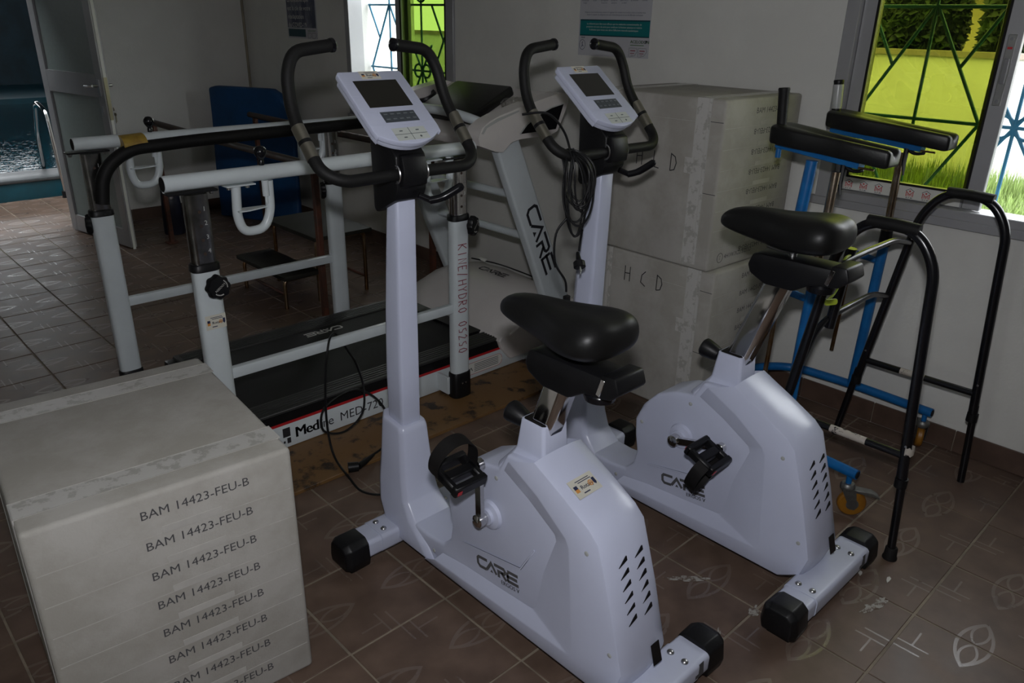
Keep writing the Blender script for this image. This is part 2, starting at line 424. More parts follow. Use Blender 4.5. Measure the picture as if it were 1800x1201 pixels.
def club_sticker(parent, M, w=0.075, h=0.042, name='sticker'):
    """small donor sticker with a shield, the club's wordmark, its wheel and a crest"""
    mb = MB(); mb.quad(M, -w/2, -h/2, w/2, h/2, 0.0003); o = mb.obj(name, 'sticker', parent)
    o['label'] = 'cream donor sticker with small emblems'
    F = M @ Matrix.Translation((0, 0, 0.0004))
    mb = MB(); mb.text('Rotary', w*0.19, F @ Matrix.Translation((-w*0.19, -h*0.14, 0)), bold=0.0004)
    mb.quad(F, -w*0.20, -h*0.36, w*0.05, -h*0.30, 0.0002)
    mb.quad(F, -w*0.25, h*0.30, w*0.32, h*0.34, 0.0002); mb.quad(F, -w*0.18, h*0.20, w*0.36, h*0.24, 0.0002)
    mb.quad(F, -w*0.42, -h*0.02, -w*0.28, h*0.16, 0.0002)
    mb.prism([(w*0.34, -h*0.12), (w*0.40, -h*0.22), (w*0.45, -h*0.12), (w*0.45, h*0.16), (w*0.34, h*0.16)], F, 0.0002)
    mb.obj('sticker_print', 'navy_print', o)
    mb = MB(); n = 16
    for a in range(n):
        t0, t1 = 2*PI*a/n, 2*PI*(a+1)/n
        for r0, r1 in ((0.7, 1.0), (0.0, 0.25)):
            R = w*0.095
            mb.prism([(w*0.235+math.cos(t)*R*r, -h*0.03+math.sin(t)*R*r) for t, r in ((t0, r0), (t0, r1), (t1, r1), (t1, r0))], F, 0.0002)
    for a in range(6):
        t = PI*a/3
        mb.stroke([(w*0.235, -h*0.03), (w*0.235+math.cos(t)*w*0.08, -h*0.03+math.sin(t)*w*0.08)], w*0.018, F, 0.0002)
    mb.quad(F, -w*0.42, -h*0.20, -w*0.28, -h*0.02, 0.0002)
    mb.obj('sticker_wheel', 'orange', o)
    return o

# ================================================================== the room
X_R, Y_L = 3.25, 6.76            # inner faces of the window wall and of the door wall
X_B, Y_N, Z_C = -2.4, -2.6, 2.9  # walls behind the photographer, ceiling
WIN = [(0.30, 1.50), (3.94, 5.16)]
WZ0, WZ1 = 0.92, 2.12
DOOR = (0.70, 1.67, 2.12)
def struct(name, mb, m, **k):
    o = mb.obj(name, m, **k); o['kind'] = 'structure'; return o

# floor bed and tiles
fl = struct('floor', MB().span((X_B, Y_N, -0.08), (X_R+0.2, 8.16, -0.003)), 'grout')
TS = 0.331
def tile_mesh(w, d):
    mb = MB(); mb.box((0, 0, -0.004), (w, d, 0.008))
    bm = mb.bm; bmesh.ops.recalc_face_normals(bm, faces=bm.faces)
    es = [e for e in bm.edges if all(v.co.z > -0.001 for v in e.verts)]
    bmesh.ops.bevel(bm, geom=es, offset=0.0012, segments=1, affect='EDGES')
    me = bpy.data.meshes.new('tile'); bm.to_mesh(me); bm.free(); me.materials.append(MATS['tile']); return me
tm = tile_mesh(TS-0.008, TS-0.008)
def in_view(p):
    v = V(p)-V((0, 0, CAM_H)); d = v.dot(_f)
    if d < 0.3: return False
    return abs(v.dot(_r2)/d) < 0.70 and abs(v.dot(_u2)/d) < 0.48
rest = MB(); n_tile = 0
def lay(x0, x1, y0, y1, ox, oy):
    global n_tile
    i0, i1 = math.floor((x0-ox)/TS), math.ceil((x1-ox)/TS)
    j0, j1 = math.floor((y0-oy)/TS), math.ceil((y1-oy)/TS)
    for i in range(i0, i1):
        for j in range(j0, j1):
            a, b = max(x0, ox+i*TS), min(x1, ox+(i+1)*TS); c, d = max(y0, oy+j*TS), min(y1, oy+(j+1)*TS)
            if b-a < 0.02 or d-c < 0.02: continue
            cx, cy = (a+b)/2, (c+d)/2
            whole = (b-a > TS-0.002 and d-c > TS-0.002)
            if in_view((cx, cy, 0)) and n_tile < 295 and not (cx > X_R-0.03):
                t = bpy.data.objects.new('tile', tm if whole else tile_mesh(b-a-0.008, d-c-0.008))
                COL.objects.link(t); t.parent = fl; t.location = (cx, cy, random.uniform(-0.0006, 0.0006)); n_tile += 1
                if (i+j) % 2: t.rotation_euler.z = PI if whole else 0
            else:
                rest.box((cx, cy, -0.004), (b-a-0.005, d-c-0.005, 0.008))
lay(X_B, X_R, Y_N, 3.61, 2.80, 0.80)
lay(X_B, X_R, 3.61, Y_L, 1.385, 3.61)
lay(-0.6, 3.4, Y_L, 8.16, 1.385, Y_L)
o = rest.obj('tile', 'tile', fl, flatshade=True); o['kind'] = 'stuff'

# window wall (right), with its two openings
mb = MB()
T = 0.22
ys = [Y_N, WIN[0][0], WIN[0][1], WIN[1][0], WIN[1][1], Y_L+0.14]
for a, b, hole in ((ys[0], ys[1], 0), (ys[1], ys[2], 1), (ys[2], ys[3], 0), (ys[3], ys[4], 1), (ys[4], ys[5], 0)):
    if hole:
        mb.span((X_R, a, -0.05), (X_R+T, b, WZ0)); mb.span((X_R, a, WZ1), (X_R+T, b, Z_C))
    else:
        mb.span((X_R, a, -0.05), (X_R+T, b, Z_C))
struct('wall_right', mb, 'wall')
# door wall (left)
mb = MB()
mb.span((X_B-0.1, Y_L, -0.05), (DOOR[0], Y_L+0.14, Z_C)); mb.span((DOOR[1], Y_L, -0.05), (X_R, Y_L+0.14, Z_C)); mb.span((DOOR[0], Y_L, DOOR[2]), (DOOR[1], Y_L+0.14, Z_C))
struct('wall_left', mb, 'wall')
# walls behind the photographer, one with a window like the others
mb = MB(); BW = (0.15, 0.65)
mb.span((X_B-0.14, Y_N, -0.05), (X_B, BW[0], Z_C)); mb.span((X_B-0.14, BW[1], -0.05), (X_B, Y_L, Z_C))
mb.span((X_B-0.14, BW[0], -0.05), (X_B, BW[1], WZ0)); mb.span((X_B-0.14, BW[0], WZ1), (X_B, BW[1], Z_C))
struct('wall_back', mb, 'wall')
struct('wall_near', MB().span((X_B-0.14, Y_N-0.14, -0.05), (X_R+T, Y_N, Z_C)), 'wall')
struct('ceiling', MB().span((X_B-0.14, Y_N-0.14, Z_C), (X_R+T, Y_L+0.14, Z_C+0.1)), 'ceiling')

# skirting tiles
def skirting(name, p, q, n):
    p, q = V(p), V(q); d = (q-p).normalized(); L = (q-p).length
    root = struct(name, MB().bar(p+V(n)*0.001+V((0, 0, 0.045)), q+V(n)*0.001+V((0, 0, 0.045)), 0.004, 0.09), 'grout')
    k = int(L/TS); w = L/k
    for i in range(k):
        a = p + d*(i*w+0.002); b = p + d*((i+1)*w-0.002)
        mb = MB(); mb.bar(a+V(n)*0.005+V((0, 0, 0.049)), b+V(n)*0.005+V((0, 0, 0.049)), 0.009, 0.094)
        mb.obj('skirting_tile', 'skirting', root, bevel=0.0012, seg=1)
skirting('baseboard_right', (X_R, Y_N, 0), (X_R, Y_L, 0), (-1, 0, 0))
skirting('baseboard_left', (DOOR[1]+0.02, Y_L, 0), (X_R, Y_L, 0), (0, -1, 0))

# corner pipe and its clips
o = MB().cyl((X_R-0.035, Y_L-0.05, 0.0), (X_R-0.035, Y_L-0.05, Z_C), 0.011).obj('trim_1', 'pipe'); o['kind'] = 'structure'

# ---------------------------------------------------------------- sliding windows
def window(name, y0, y1, open_near, tint, lock=False, brand=False):
    """aluminium sliding window; the tinted leaf covers one half, the other half stands open"""
    x = X_R
    fr = MB(); w = 0.055
    # outer frame with a lip on the room side
    for a, b in (((x-0.018, y0, WZ0), (x+0.10, y0+w, WZ1)), ((x-0.018, y1-w, WZ0), (x+0.10, y1, WZ1)),
                 ((x-0.0175, y0+w, WZ1-w), (x+0.0995, y1-w, WZ1)), ((x-0.0175, y0+w, WZ0), (x+0.0995, y1-w, WZ0+w))):
        fr.span(a, b)
    root = fr.obj(name, 'alu', bevel=0.003, seg=1, weld=False); root['kind'] = 'structure'
    MB().span((x-0.026, y0-0.02, WZ0-0.012), (x+0.005, y1+0.02, WZ0+0.022)).obj('window_sill', 'alu', root, bevel=0.002, seg=1)
    ym = (y0+y1)/2
    a, b = (ym-0.03, y1-w) if open_near else (y0+w, ym+0.03)
    s = MB(); sw = 0.062; z0, z1 = WZ0+w+0.004, WZ1-w-0.004
    for p, q in (((x+0.012, a, z0), (x+0.042, a+sw, z1)), ((x+0.012, b-sw, z0), (x+0.042, b, z1)),
                 ((x+0.0125, a+sw, z1-sw), (x+0.0415, b-sw, z1)), ((x+0.0125, a+sw, z0), (x+0.0415, b-sw, z0+sw))):
        s.span(p, q)
    s.obj('sash_frame', 'alu', root, bevel=0.003, seg=1, weld=False)
    MB().span((x+0.024, a+sw-0.005, z0+sw-0.005), (x+0.029, b-sw+0.005, z1-sw+0.005)).obj('pane', tint, root)
    g = MB(); k = 0.008
    for p, q in (((x+0.008, a+sw-k, z0+sw-k), (x+0.034, a+sw, z1-sw+k)), ((x+0.008, b-sw, z0+sw-k), (x+0.034, b-sw+k, z1-sw+k)),
                 ((x+0.008, a+sw-k, z0+sw-k), (x+0.034, b-sw+k, z0+sw)), ((x+0.008, a+sw-k, z1-sw), (x+0.034, b-sw+k, z1-sw+k))):
        g.span(p, q)
    g.obj('glazing_gasket', 'rubber', root)
    # the second leaf slid behind the first
    s2 = MB()
    da = 0.035 if open_near else -0.035
    c, d = a+da, b+da
    c, d = max(c, y0+w), min(d, y1-w)
    for p, q in (((x+0.052, c, z0), (x+0.080, c+0.05, z1)), ((x+0.052, d-0.05, z0), (x+0.080, d, z1)), ((x+0.0525, c+0.05, z1-0.05), (x+0.0795, d-0.05, z1)), ((x+0.0525, c+0.05, z0), (x+0.0795, d-0.05, z0+0.05))):
        s2.span(p, q)
    s2.obj('rear_sash', 'alu_dark', root, bevel=0.002, seg=1, weld=False)
    if lock:
        M_ = frame((x+0.0118, a+0.03, 0), (0, -1, 0), (0, 0, 1))
        l = MB(); l.span((x+0.007, a+0.016, 1.36), (x+0.0122, a+0.044, 1.60)); lo = l.obj('lock_plate', 'steel', root, bevel=0.002, seg=1)
        MB().span((x+0.001, a+0.022, 1.435), (x+0.008, a+0.038, 1.52)).obj('latch', 'alu_dark', lo, bevel=0.002, seg=1)
        MB().quad(frame((x+0.0068, a+0.03, 1.555), (0, -1, 0), (0, 0, 1)), -0.008, -0.004, 0.008, 0.004).obj('mark', 'red_print', lo)
        for zz in (1.375, 1.585):
            MB().cyl((x+0.008, a+0.03, zz), (x+0.005, a+0.03, zz), 0.006, n=12).obj('screw', 'alu_dark', lo)
    if brand:
        # printed protective strip on the lower rail: little house over a red M, repeated
        zc = z0+sw/2-0.004
        st = MB().span((x+0.0112, a+0.07, z0+0.004), (x+0.0122, b-0.005, z0+sw-0.008)).obj('protective_strip', 'white_print', root)
        red = MB(); blu = MB()
        for i in range(6):
            yy = b-0.07-i*0.062
            F = frame((x+0.0108, yy, zc), *FACE_MX)
            h_ = 0.013
            red.stroke([(-0.013, -h_), (-0.013, 0.006), (0, -0.006), (0.013, 0.006), (0.013, -h_)], 0.0028, F)
            red.stroke([(-0.008, -h_), (-0.008, -0.003), (0, -0.012), (0.008, -0.003), (0.008, -h_)], 0.0016, F)
            red.prism([(0, 0.003), (0.004, 0.008), (0.002, 0.011), (0, 0.0095), (-0.002, 0.011), (-0.004, 0.008)], F, 0.0004)
            blu.stroke([(-0.017, 0.008), (0, 0.018), (0.017, 0.008)], 0.0018, F)
            blu.text('M. P. IM', 0.0075, F @ Matrix.Translation((0, -0.021, 0.0002)), align='CENTER', bold=0.0002)
        red.obj('strip_mark', 'red_print', st); blu.obj('strip_print', 'navy_print', st)
    return root
window('window_1', WIN[0][0], WIN[0][1], True, 'tint_yellow', lock=True, brand=True)
window('window_2', WIN[1][0], WIN[1][1], False, 'tint_green')
# window behind the photographer (it shows in reflections)
fr = MB(); x = X_B
for a, b in (((x-0.1, BW[0], WZ0), (x+0.015, BW[0]+0.05, WZ1)), ((x-0.1, BW[1]-0.05, WZ0), (x+0.015, BW[1], WZ1)), ((x-0.1, BW[0], WZ0), (x+0.015, BW[1], WZ0+0.05)), ((x-0.1, BW[0], WZ1-0.05), (x+0.015, BW[1], WZ1)), ((x-0.08, 0.35, WZ0), (x, 0.40, WZ1))):
    fr.span(a, b)
w3 = fr.obj('window_3', 'alu'); w3['kind'] = 'structure'
MB().span((x-0.05, BW[0]+0.05, WZ0+0.05), (x-0.045, BW[1]-0.05, WZ1-0.05)).obj('pane', 'clear_glass', w3)

# ---------------------------------------------------------------- open door and its frame
fr = MB(); w = 0.05
for a, b in (((DOOR[0], Y_L-0.012, 0), (DOOR[0]+w, Y_L+0.15, DOOR[2])), ((DOOR[1]-0.012, Y_L+0.03, 0), (DOOR[1], Y_L+0.15, DOOR[2])), ((DOOR[0], Y_L-0.012, DOOR[2]-w), (DOOR[1], Y_L+0.15, DOOR[2]))):
    fr.span(a, b)
o = fr.obj('trim_2', 'alu'); o['kind'] = 'structure'
hx, hy = DOOR[1]-0.035, Y_L-0.005
ang = math.atan2(5.83-hy, 1.800-hx)
Md = Matrix.Translation((hx, hy, 0)) @ Matrix.Rotation(ang, 4, 'Z')     # local x along the leaf, local -y is the side seen
DW, DT = 0.87, 0.045
def D(mb): mb.bm.transform(Md); return mb
mb = MB(); st = 0.085
mb.span((0, -DT/2, 0.012), (st, DT/2, 2.06)); mb.span((DW-st, -DT/2, 0.012), (DW, DT/2, 2.06))
mb.span((st, -DT/2, 0.012), (DW-st, DT/2, 0.14)); mb.span((st, -DT/2, 1.97), (DW-st, DT/2, 2.06)); mb.span((st, -DT/2, 1.065), (DW-st, DT/2, 1.215))
dr = D(mb).obj('door_1', 'alu', bevel=0.002, seg=1, weld=False); dr['kind'] = 'structure'
D(MB().span((st-0.005, -0.006, 0.135), (DW-st+0.005, 0.006, 1.07))).obj('glass_panel', 'frosted', dr)
D(MB().span((st-0.005, -0.006, 1.21), (DW-st+0.005, 0.006, 1.975))).obj('glass_panel', 'frosted', dr)
D(MB().span((DW-0.001, -0.010, 0.0), (DW+0.004, 0.010, 2.06))).obj('edge_channel', 'white_print', dr)
D(MB().span((DW, -0.012, 0.92), (DW+0.006, 0.012, 1.20))).obj('lock_plate', 'keys', dr)
for s in (1, -1):
    mb = MB(); y = s*(DT/2)
    mb.box((DW-0.05, y+s*0.004, 1.13), (0.028, 0.008, 0.11)); mb.cyl((DW-0.05, y, 1.145), (DW-0.05, y+s*0.045, 1.145), 0.009)
    mb.tube(smooth([(DW-0.05, y+s*0.045, 1.145), (DW-0.10, y+s*0.048, 1.142), (DW-0.17, y+s*0.042, 1.138)]), [0.009]*6+[0.0085]*6+[0.006])
    mb.box((DW-0.05, y+s*0.004, 0.98), (0.022, 0.008, 0.06))
    D(mb).obj('door_handle', 'steel', dr, weld=False)
k = thing('key_bunch', 'small bunch of keys hanging from the lock of the open glazed door', 'keys', Md @ V((DW-0.05, DT/2+0.03, 0.93)))
mb = MB(); y = DT/2
mb.cyl((DW-0.05, y, 0.985), (DW-0.05, y+0.025, 0.985), 0.004); mb.cyl((DW-0.05, y+0.024, 0.985), (DW-0.05, y+0.028, 0.985), 0.012)
o = D(mb).obj('lock_key', 'keys', k)
D(MB().tube([(DW-0.05, y+0.03+0.012*math.cos(a*PI/6), 0.968+0.016*math.sin(a*PI/6)) for a in range(12)], 0.0012, n=6, loop=True)).obj('key_ring', 'steel', k)
for dx, l in ((0.0, 0.055), (0.012, 0.045)):
    mb = MB(); mb.cyl((DW-0.05+dx, y+0.029, 0.95), (DW-0.05+dx, y+0.032, 0.95), 0.010); mb.box((DW-0.05+dx, y+0.0305, 0.945-l/2), (0.006, 0.002, l))
    D(mb).obj('hanging_key', 'keys', k)
rebase(k)

# ---------------------------------------------------------------- pool hall behind the door
PX = 5.0
struct('floor_pool_bed', MB().span((-3.0, 8.16, -0.30), (PX, 19.1, -0.25)), 'pool_wall')
struct('trim_3', MB().span((-3.0, 8.16, -0.1), (PX, 8.55, 0.155)), 'pool_teal', bevel=0.01)
struct('trim_4', MB().span((-3.0, 8.15, 0.155), (PX, 8.62, 0.185)), 'pool_kerb', bevel=0.006)
struct('pool_water', MB().span((-3.0, 8.55, -0.2), (PX, 15.6, 0.13)), 'pool_water')
mb = MB(); mb.span((-3.0, 15.6, -0.2), (PX, 15.75, 0.22)); mb.span((-3.0, 15.75, -0.2), (PX, 18.9, 0.19))
struct('trim_5', mb, 'pool_teal')
struct('wall_pool_far', MB().span((-3.0, 18.9, -0.2), (PX, 19.1, 2.45)), 'pool_wall')
struct('wall_pool_right', MB().span((PX, 6.92, -0.2), (PX+0.15, 19.1, 3.55)), 'outer_wall')
struct('wall_pool_lining', MB().span((PX-0.03, 7.06, -0.2), (PX-0.001, 18.9, 3.4)), 'pool_wall')
struct('wall_pool_front', MB().span((X_R+0.22, 6.90, -0.2), (PX+0.15, 7.04, 3.55)), 'outer_wall')
struct('wall_pool_left', MB().span((-3.1, 6.9, -0.2), (-2.95, 19.1, 3.5)), 'pool_wall')
struct('ceiling_pool', MB().span((-3.0, 8.25, 3.4), (PX, 19.4, 3.55)), 'pool_wall')  # unseen; stops short of the door wall, gap added to daylight the floor strip
for xx in (-1.0, 1.6, 4.2):
    struct('wall_pool_pillar', MB().span((xx, 18.9, 2.45), (xx+0.3, 19.1, 3.4)), 'pool_wall')
# chrome pool handrail
t = thing('pool_handrail', 'chrome pool ladder handrail standing at the pool edge beyond the door', 'handrail', (1.93, 8.10, 0))
MB().tube(fillet([(1.93, 8.06, 0.0), (1.90, 8.06, 0.78), (1.90, 8.36, 0.84), (1.93, 8.66, 0.5), (1.93, 8.70, 0.0)], 0.10), 0.020).obj('rail', 'chrome', t)
MB().cyl((1.93, 8.06, 0.0), (1.93, 8.06, 0.06), 0.035).obj('foot', 'black_plastic', t)
MB().tube([(1.925, 8.06, 0.16), (2.15, 8.02, 0.10)], 0.012).obj('stay', 'chrome', t)
rebase(t)

# ---------------------------------------------------------------- outside the window wall
g = struct('ground_outside', MB().span((X_R+0.22, -14, -0.25), (22, 26, -0.06)), 'soil')
OWX = 10.3
ow = struct('wall_garden', MB().span((OWX, -14, -0.25), (OWX+0.18, 26, 1.30)), 'outer_wall')
MB().span((OWX-0.04, -14, 1.30), (OWX+0.22, 26, 1.36)).obj('coping', 'roof_far', ow)
def grass(n=42000):
    mb = bmesh.new(); rnd = random.Random(3)
    vs, fs = [], []
    for i in range(n):
        x = X_R+0.5 + (OWX-X_R-0.6)*rnd.random()**0.8
        y = -1.5 + (x-X_R)*rnd.uniform(-0.15, 1.0) + rnd.uniform(-0.5, 2.4)
        h = rnd.uniform(0.05, 0.15)*(1.0 + 1.6*(x > OWX-1.0)*rnd.random()); a = rnd.random()*PI; w = rnd.uniform(0.005, 0.012)
        dx, dy = math.cos(a)*w, math.sin(a)*w; lx, ly = rnd.uniform(-0.05, 0.05), rnd.uniform(-0.05, 0.05)
        k = len(vs); vs += [(x-dx, y-dy, -0.07), (x+dx, y+dy, -0.07), (x+lx, y+ly, -0.07+h)]; fs.append((k, k+1, k+2))
    me = bpy.data.meshes.new('grass'); me.from_pydata(vs, [], fs); me.materials.append(MATS['grass_blade'])
    o = bpy.data.objects.new('grass', me); COL.objects.link(o)
    tag(o, 'bright green lawn grass outside the window below the garden wall', 'grass', kind='stuff')
grass()
def blob_leaves(name, lo, hi, n, size, m, label, cat, seed):
    rnd = random.Random(seed); vs, fs = [], []
    lo, hi = V(lo), V(hi); c = (lo+hi)/2; e = (hi-lo)/2
    for i in range(n):
        d = V((rnd.gauss(0, 1), rnd.gauss(0, 1), rnd.gauss(0, 1))).normalized()*rnd.uniform(0.75, 1.0)
        p = V((c.x+d.x*e.x, c.y+d.y*e.y, c.z+d.z*e.z))
        u = V((rnd.gauss(0, 1), rnd.gauss(0, 1), rnd.gauss(0, 1))).normalized()*size*rnd.uniform(0.6, 1.3); w = u.orthogonal()*0.45
        k = len(vs); vs += [p-u, p+w, p+u, p-w]; fs.append((k, k+1, k+2, k+3))
    me = bpy.data.meshes.new(name); me.from_pydata([tuple(v) for v in vs], [], fs); me.materials.append(MATS[m])
    o = bpy.data.objects.new(name, me); COL.objects.link(o)
    return o
labs = ['dark green bush behind the garden wall, left side of the yellow pane', 'dark green bush behind the garden wall, middle of the yellow pane',
        'dark green bush behind the garden wall, right side of the yellow pane']
for i, (y0, y1) in enumerate(((3.70, 4.68), (2.5, 3.46), (4.92, 6.3))):
    t = thing('garden_bush', labs[(1, 2, 0)[i]], 'bush', (OWX+1.0, (y0+y1)/2, -0.25), group='bushes behind the garden wall')
    o = blob_leaves('foliage', (OWX+0.35, y0, 0.7), (OWX+1.7, y1, 2.6), 9000, 0.075, 'hedge', '', '', i); o.parent = t
    MB().cyl((OWX+1.0, (y0+y1)/2, -0.25), (OWX+1.0, (y0+y1)/2, 1.3), 0.05, n=8).obj('stem', 'rust', t)
    rebase(t)
# neighbouring house over the wall
t = thing('neighbour_house', 'cream neighbouring house with tiled roof beyond the garden wall', 'house', (19.0, 3.5, -0.25))
MB().span((17, -6, -0.25), (21, 5.6, 2.3)).obj('house_wall', 'outer_cream', t)
mb = MB(); mb.xz([(16.4, 2.25), (21.6, 2.25), (21.6, 2.4), (19, 3.9), (16.4, 2.4)], -6.4, 6.0); mb.obj('roof', 'roof_far', t)
for y in (3.2, 0.4): 
    w_ = MB().span((16.97, y, 1.0), (17.01, y+1.0, 1.9)).obj('window', 'alu_dark', t)
    MB().span((16.95, y+0.08, 1.08), (16.975, y+0.92, 1.82)).obj('pane', 'black_gloss', w_)
rebase(t)
# blue window grilles
def grille(y0, y1, label):
    x = X_R+0.19; ym = (y0+y1)/2; w = (y1-y0)/2; r = 0.007
    t = thing('window_grille', label, 'grille', (x, ym, WZ0), group='blue wrought window grilles')
    def B(nm, pts, loop=False): MB().tube(pts, r, n=8, loop=loop).obj(nm, 'grille', t)
    zc = 1.272
    for zz in (zc, 1.692): B('cross_bar', [(x, y0+0.01, zz), (x, y1-0.01, zz)])
    for i in range(3):
        yy = y1-0.265-0.366*i
        B('upright_bar', [(x, yy, WZ0+0.02), (x, yy, WZ1-0.02)])
        for s in (-1, 1):
            if i % 2 == 0:
                B('diagonal_bar', [(x, yy+s*0.004, zc+0.42), (x, yy+s*0.242, zc)])
                B('diagonal_bar', [(x, yy+s*0.250, zc+0.42), (x, yy+s*0.128, zc+0.200)])
                B('diagonal_bar', [(x, yy+s*0.242, zc), (x, yy+s*0.055, WZ0+0.02)])
            else:
                B('scroll_ring', [(x, yy+s*0.046+0.042*math.cos(a*PI/10), zc+0.042*math.sin(a*PI/10)) for a in range(20)], True)
                for q in (-1, 1): B('diagonal_bar', [(x, yy, zc), (x, yy+s*0.11, zc+q*0.17)])
    B('scroll_ring', [(x, y1-0.631+0.05*math.cos(a*PI/10), 1.76+0.05*math.sin(a*PI/10)) for a in range(20)], True)
    rebase(t)
grille(WIN[0][0], WIN[0][1], 'blue wrought iron grille outside the large window beside the walkers')
grille(WIN[1][0], WIN[1][1], 'blue wrought iron grille outside the narrow window in the far corner')

# ================================================================== exercise bikes
def arc(c, r, a0, a1, n): return [(c[0]+r*math.cos(a0+(a1-a0)*k/n), c[1]+r*math.sin(a0+(a1-a0)*k/n)) for k in range(n+1)]
def bike(label, loc, seat_up, crank_deg, pedal_tilt, extra_sticker):
    """upright ergometer; local +y is forward, the rear stabiliser stands at y = 0"""
    t = thing('exercise_bike', label, 'exercise bike', loc, 0.0, 'upright exercise bikes')
    # ---- shroud
    prof = [(1.03, .055), (.11, .058), (.045, .095), (.02, .16), (.065, .33), (.118, .485), (.15, .517), (.30, .600), (.45, .585),
            (.48, .530), (.55, .516), (.615, .485), (.668, .425), (.695, .36), (.690, .30), (.678, .24), (.688, .185), (.72, .15), (.80, .142), (.90, .15), (1.05, .15)]
    body = MB().yz(prof, -.072, .072).obj('shroud', 'bike_white', t, bevel=0.010, seg=3, ang=12)
    I = [(.455, .535), (.362, .492), (.268, .437), (.262, .420), (.30, .30), (.322, .172), (.335, .158), (.46, .146), (.61, .135), (.72, .118)]
    F = [(.420, .585), (.315, .533), (.215, .462), (.203, .440), (.190, .30), (.176, .140), (.187, .118), (.46, .106), (.61, .099), (.74, .092)]
    E_ = [(.335, .618), (.235, .567), (.150, .520), (.120, .492), (.067, .33), (.022, .165), (.040, .100), (.105, .060), (.55, .058), (.80, .057)]
    for s in (-1, 1):
        mb = MB()
        A = [V((s*.0735, *p)) for p in I]; B = [V((s*.093, *p)) for p in F]
        Cc = [V((s*.086, *p)) for p in E_]; D_ = [V((s*.02, *p)) for p in E_]
        mb.loft([A, B, Cc, D_], cap=False, closed=False)
        mb.obj('side_cover', 'bike_white', body, bevel=0.0035, seg=2, ang=10)
        # front hub bulge around the crank axle
        mb = MB(); mb.lathe([(.044, -.001), (.040, .008), (.026, .012), (.024, .020), (.001, .020)], (s*.074, .505, .372), (s, 0, 0), 28)
        mb.obj('axle_boss', 'bike_white', body)
        # raised brow line under the hub
        M = frame((s*.0738, 0, 0), (0, s, 0), (0, 0, 1))
        mb = MB(); mb.stroke([(s*.625, .213), (s*.384, .262), (s*.335, .350)], .006, M, 0.0022); mb.obj('brow_line', 'bike_white', body, bevel=0.001, seg=1)
    # rear rounding with its seam
    mb = MB(); rear = [(.105, .060), (.040, .100), (.022, .165), (.067, .33), (.120, .492), (.150, .520), (.235, .567), (.335, .618)]
    rings = []
    for xx, off in ((-.086, 0), (-.075, .006), (-.045, .012), (-.02, .0138), (0, .0142), (.02, .0138), (.045, .012), (.075, .006), (.086, 0)):
        r = []
        for i, p in enumerate(rear):
            a = V(rear[max(0, i-1)]); b = V(rear[min(len(rear)-1, i+1)]); d = (b-a).normalized(); nn = V((-d.y, d.x))
            if nn.x > 0 and nn.y < 0.2: nn = -nn
            r.append(V((xx, p[0]+nn.x*off, p[1]+nn.y*off)))
        rings.append(r)
    mb.loft(rings, cap=False, closed=False); mb.obj('rear_cover', 'bike_white', body)
    # ---- seat tower
    d = V((0, -.330, .944)).normalized(); e = V((0, .944, .330)).normalized(); top = V((0, .388, .650))
    def ring(c, hw, f, b, ch):
        P = [(-hw+ch, -b), (hw-ch, -b), (hw, -b+ch), (hw, f-ch), (hw-ch, f), (-hw+ch, f), (-hw, f-ch), (-hw, -b+ch)]
        return [c + V((1, 0, 0))*p[0] + e*p[1] for p in P]
    def rh(z, y0, y1, hw, ch):
        return [V((p[0], p[1], z)) for p in ((-hw+ch, y0), (hw-ch, y0), (hw, y0+ch), (hw, y1-ch), (hw-ch, y1), (-hw+ch, y1), (-hw, y1-ch), (-hw, y0+ch))]
    mb = MB(); mb.loft([rh(.450, .30, .53, .068, .02), rh(.535, .318, .500, .067, .018), rh(.592, .336, .452, .050, .010), rh(.604, .341, .444, .0465, .007), rh(.690, .347, .431, .044, .007)])
    tw = mb.obj('seat_tower', 'bike_white', t, bevel=0.003, seg=2, ang=14)
    mb = MB(); mb.loft([rh(.6902, .352, .426, .039, .006), rh(.6908, .352, .426, .039, .006)]); mb.obj('tower_opening', 'rubber', tw)
    # ---- seat post (faceted chrome tube)
    T = top + d*seat_up
    def pr(c): 
        return [c + V((1, 0, 0))*p[0] + e*p[1] for p in ((-.032, -.020), (-.022, -.036), (.022, -.036), (.032, -.020), (.032, .026), (.020, .037), (-.020, .037), (-.032, .026))]
    MB().loft([pr(top-d*.12), pr(T)]).obj('seat_post', 'chrome', t, bevel=0.004, seg=3, ang=14)
    # ---- tower knob
    kd = (e*0.93 + V((-.15, 0, -.05))).normalized(); ko = V((0, .432, .655))
    mb = MB(); mb.lathe([(.018, 0), (.018, .006), (.008, .007), (.008, .022)], ko, kd); kb = mb.obj('knob_stem', 'chrome', t)
    mb = MB(); mb.lathe([(.012, .018), (.021, .020), (.024, .028), (.030, .062), (.029, .072), (.022, .078), (.001, .079)], ko, kd, 20); mb.obj('knob', 'black_plastic', kb)
    # ---- seat carrier, knob and saddle
    zc = T.z; yc = T.y
    mb = MB(); mb.xz([], 0, 0) if False else None
    P = [(yc+.090, zc+.036), (yc+.080, zc+.012), (yc+.03, zc-.012), (yc-.055, zc-.012), (yc-.10, zc+.016), (yc-.160, zc+.024), (yc-.160, zc+.076), (yc+.05, zc+.074), (yc+.078, zc+.070)]
    ca = MB().yz(P, -.046, .046).obj('seat_carrier', 'black_plastic', t, bevel=0.008, seg=2, ang=20)
    P2 = [(yc-.154, zc+.024), (yc-.182, zc+.030), (yc-.208, zc+.054), (yc-.196, zc+.088), (yc-.154, zc+.086)]
    MB().yz(P2, -.050, .050).obj('carrier_end_cap', 'black_plastic', ca, bevel=0.006, seg=2)
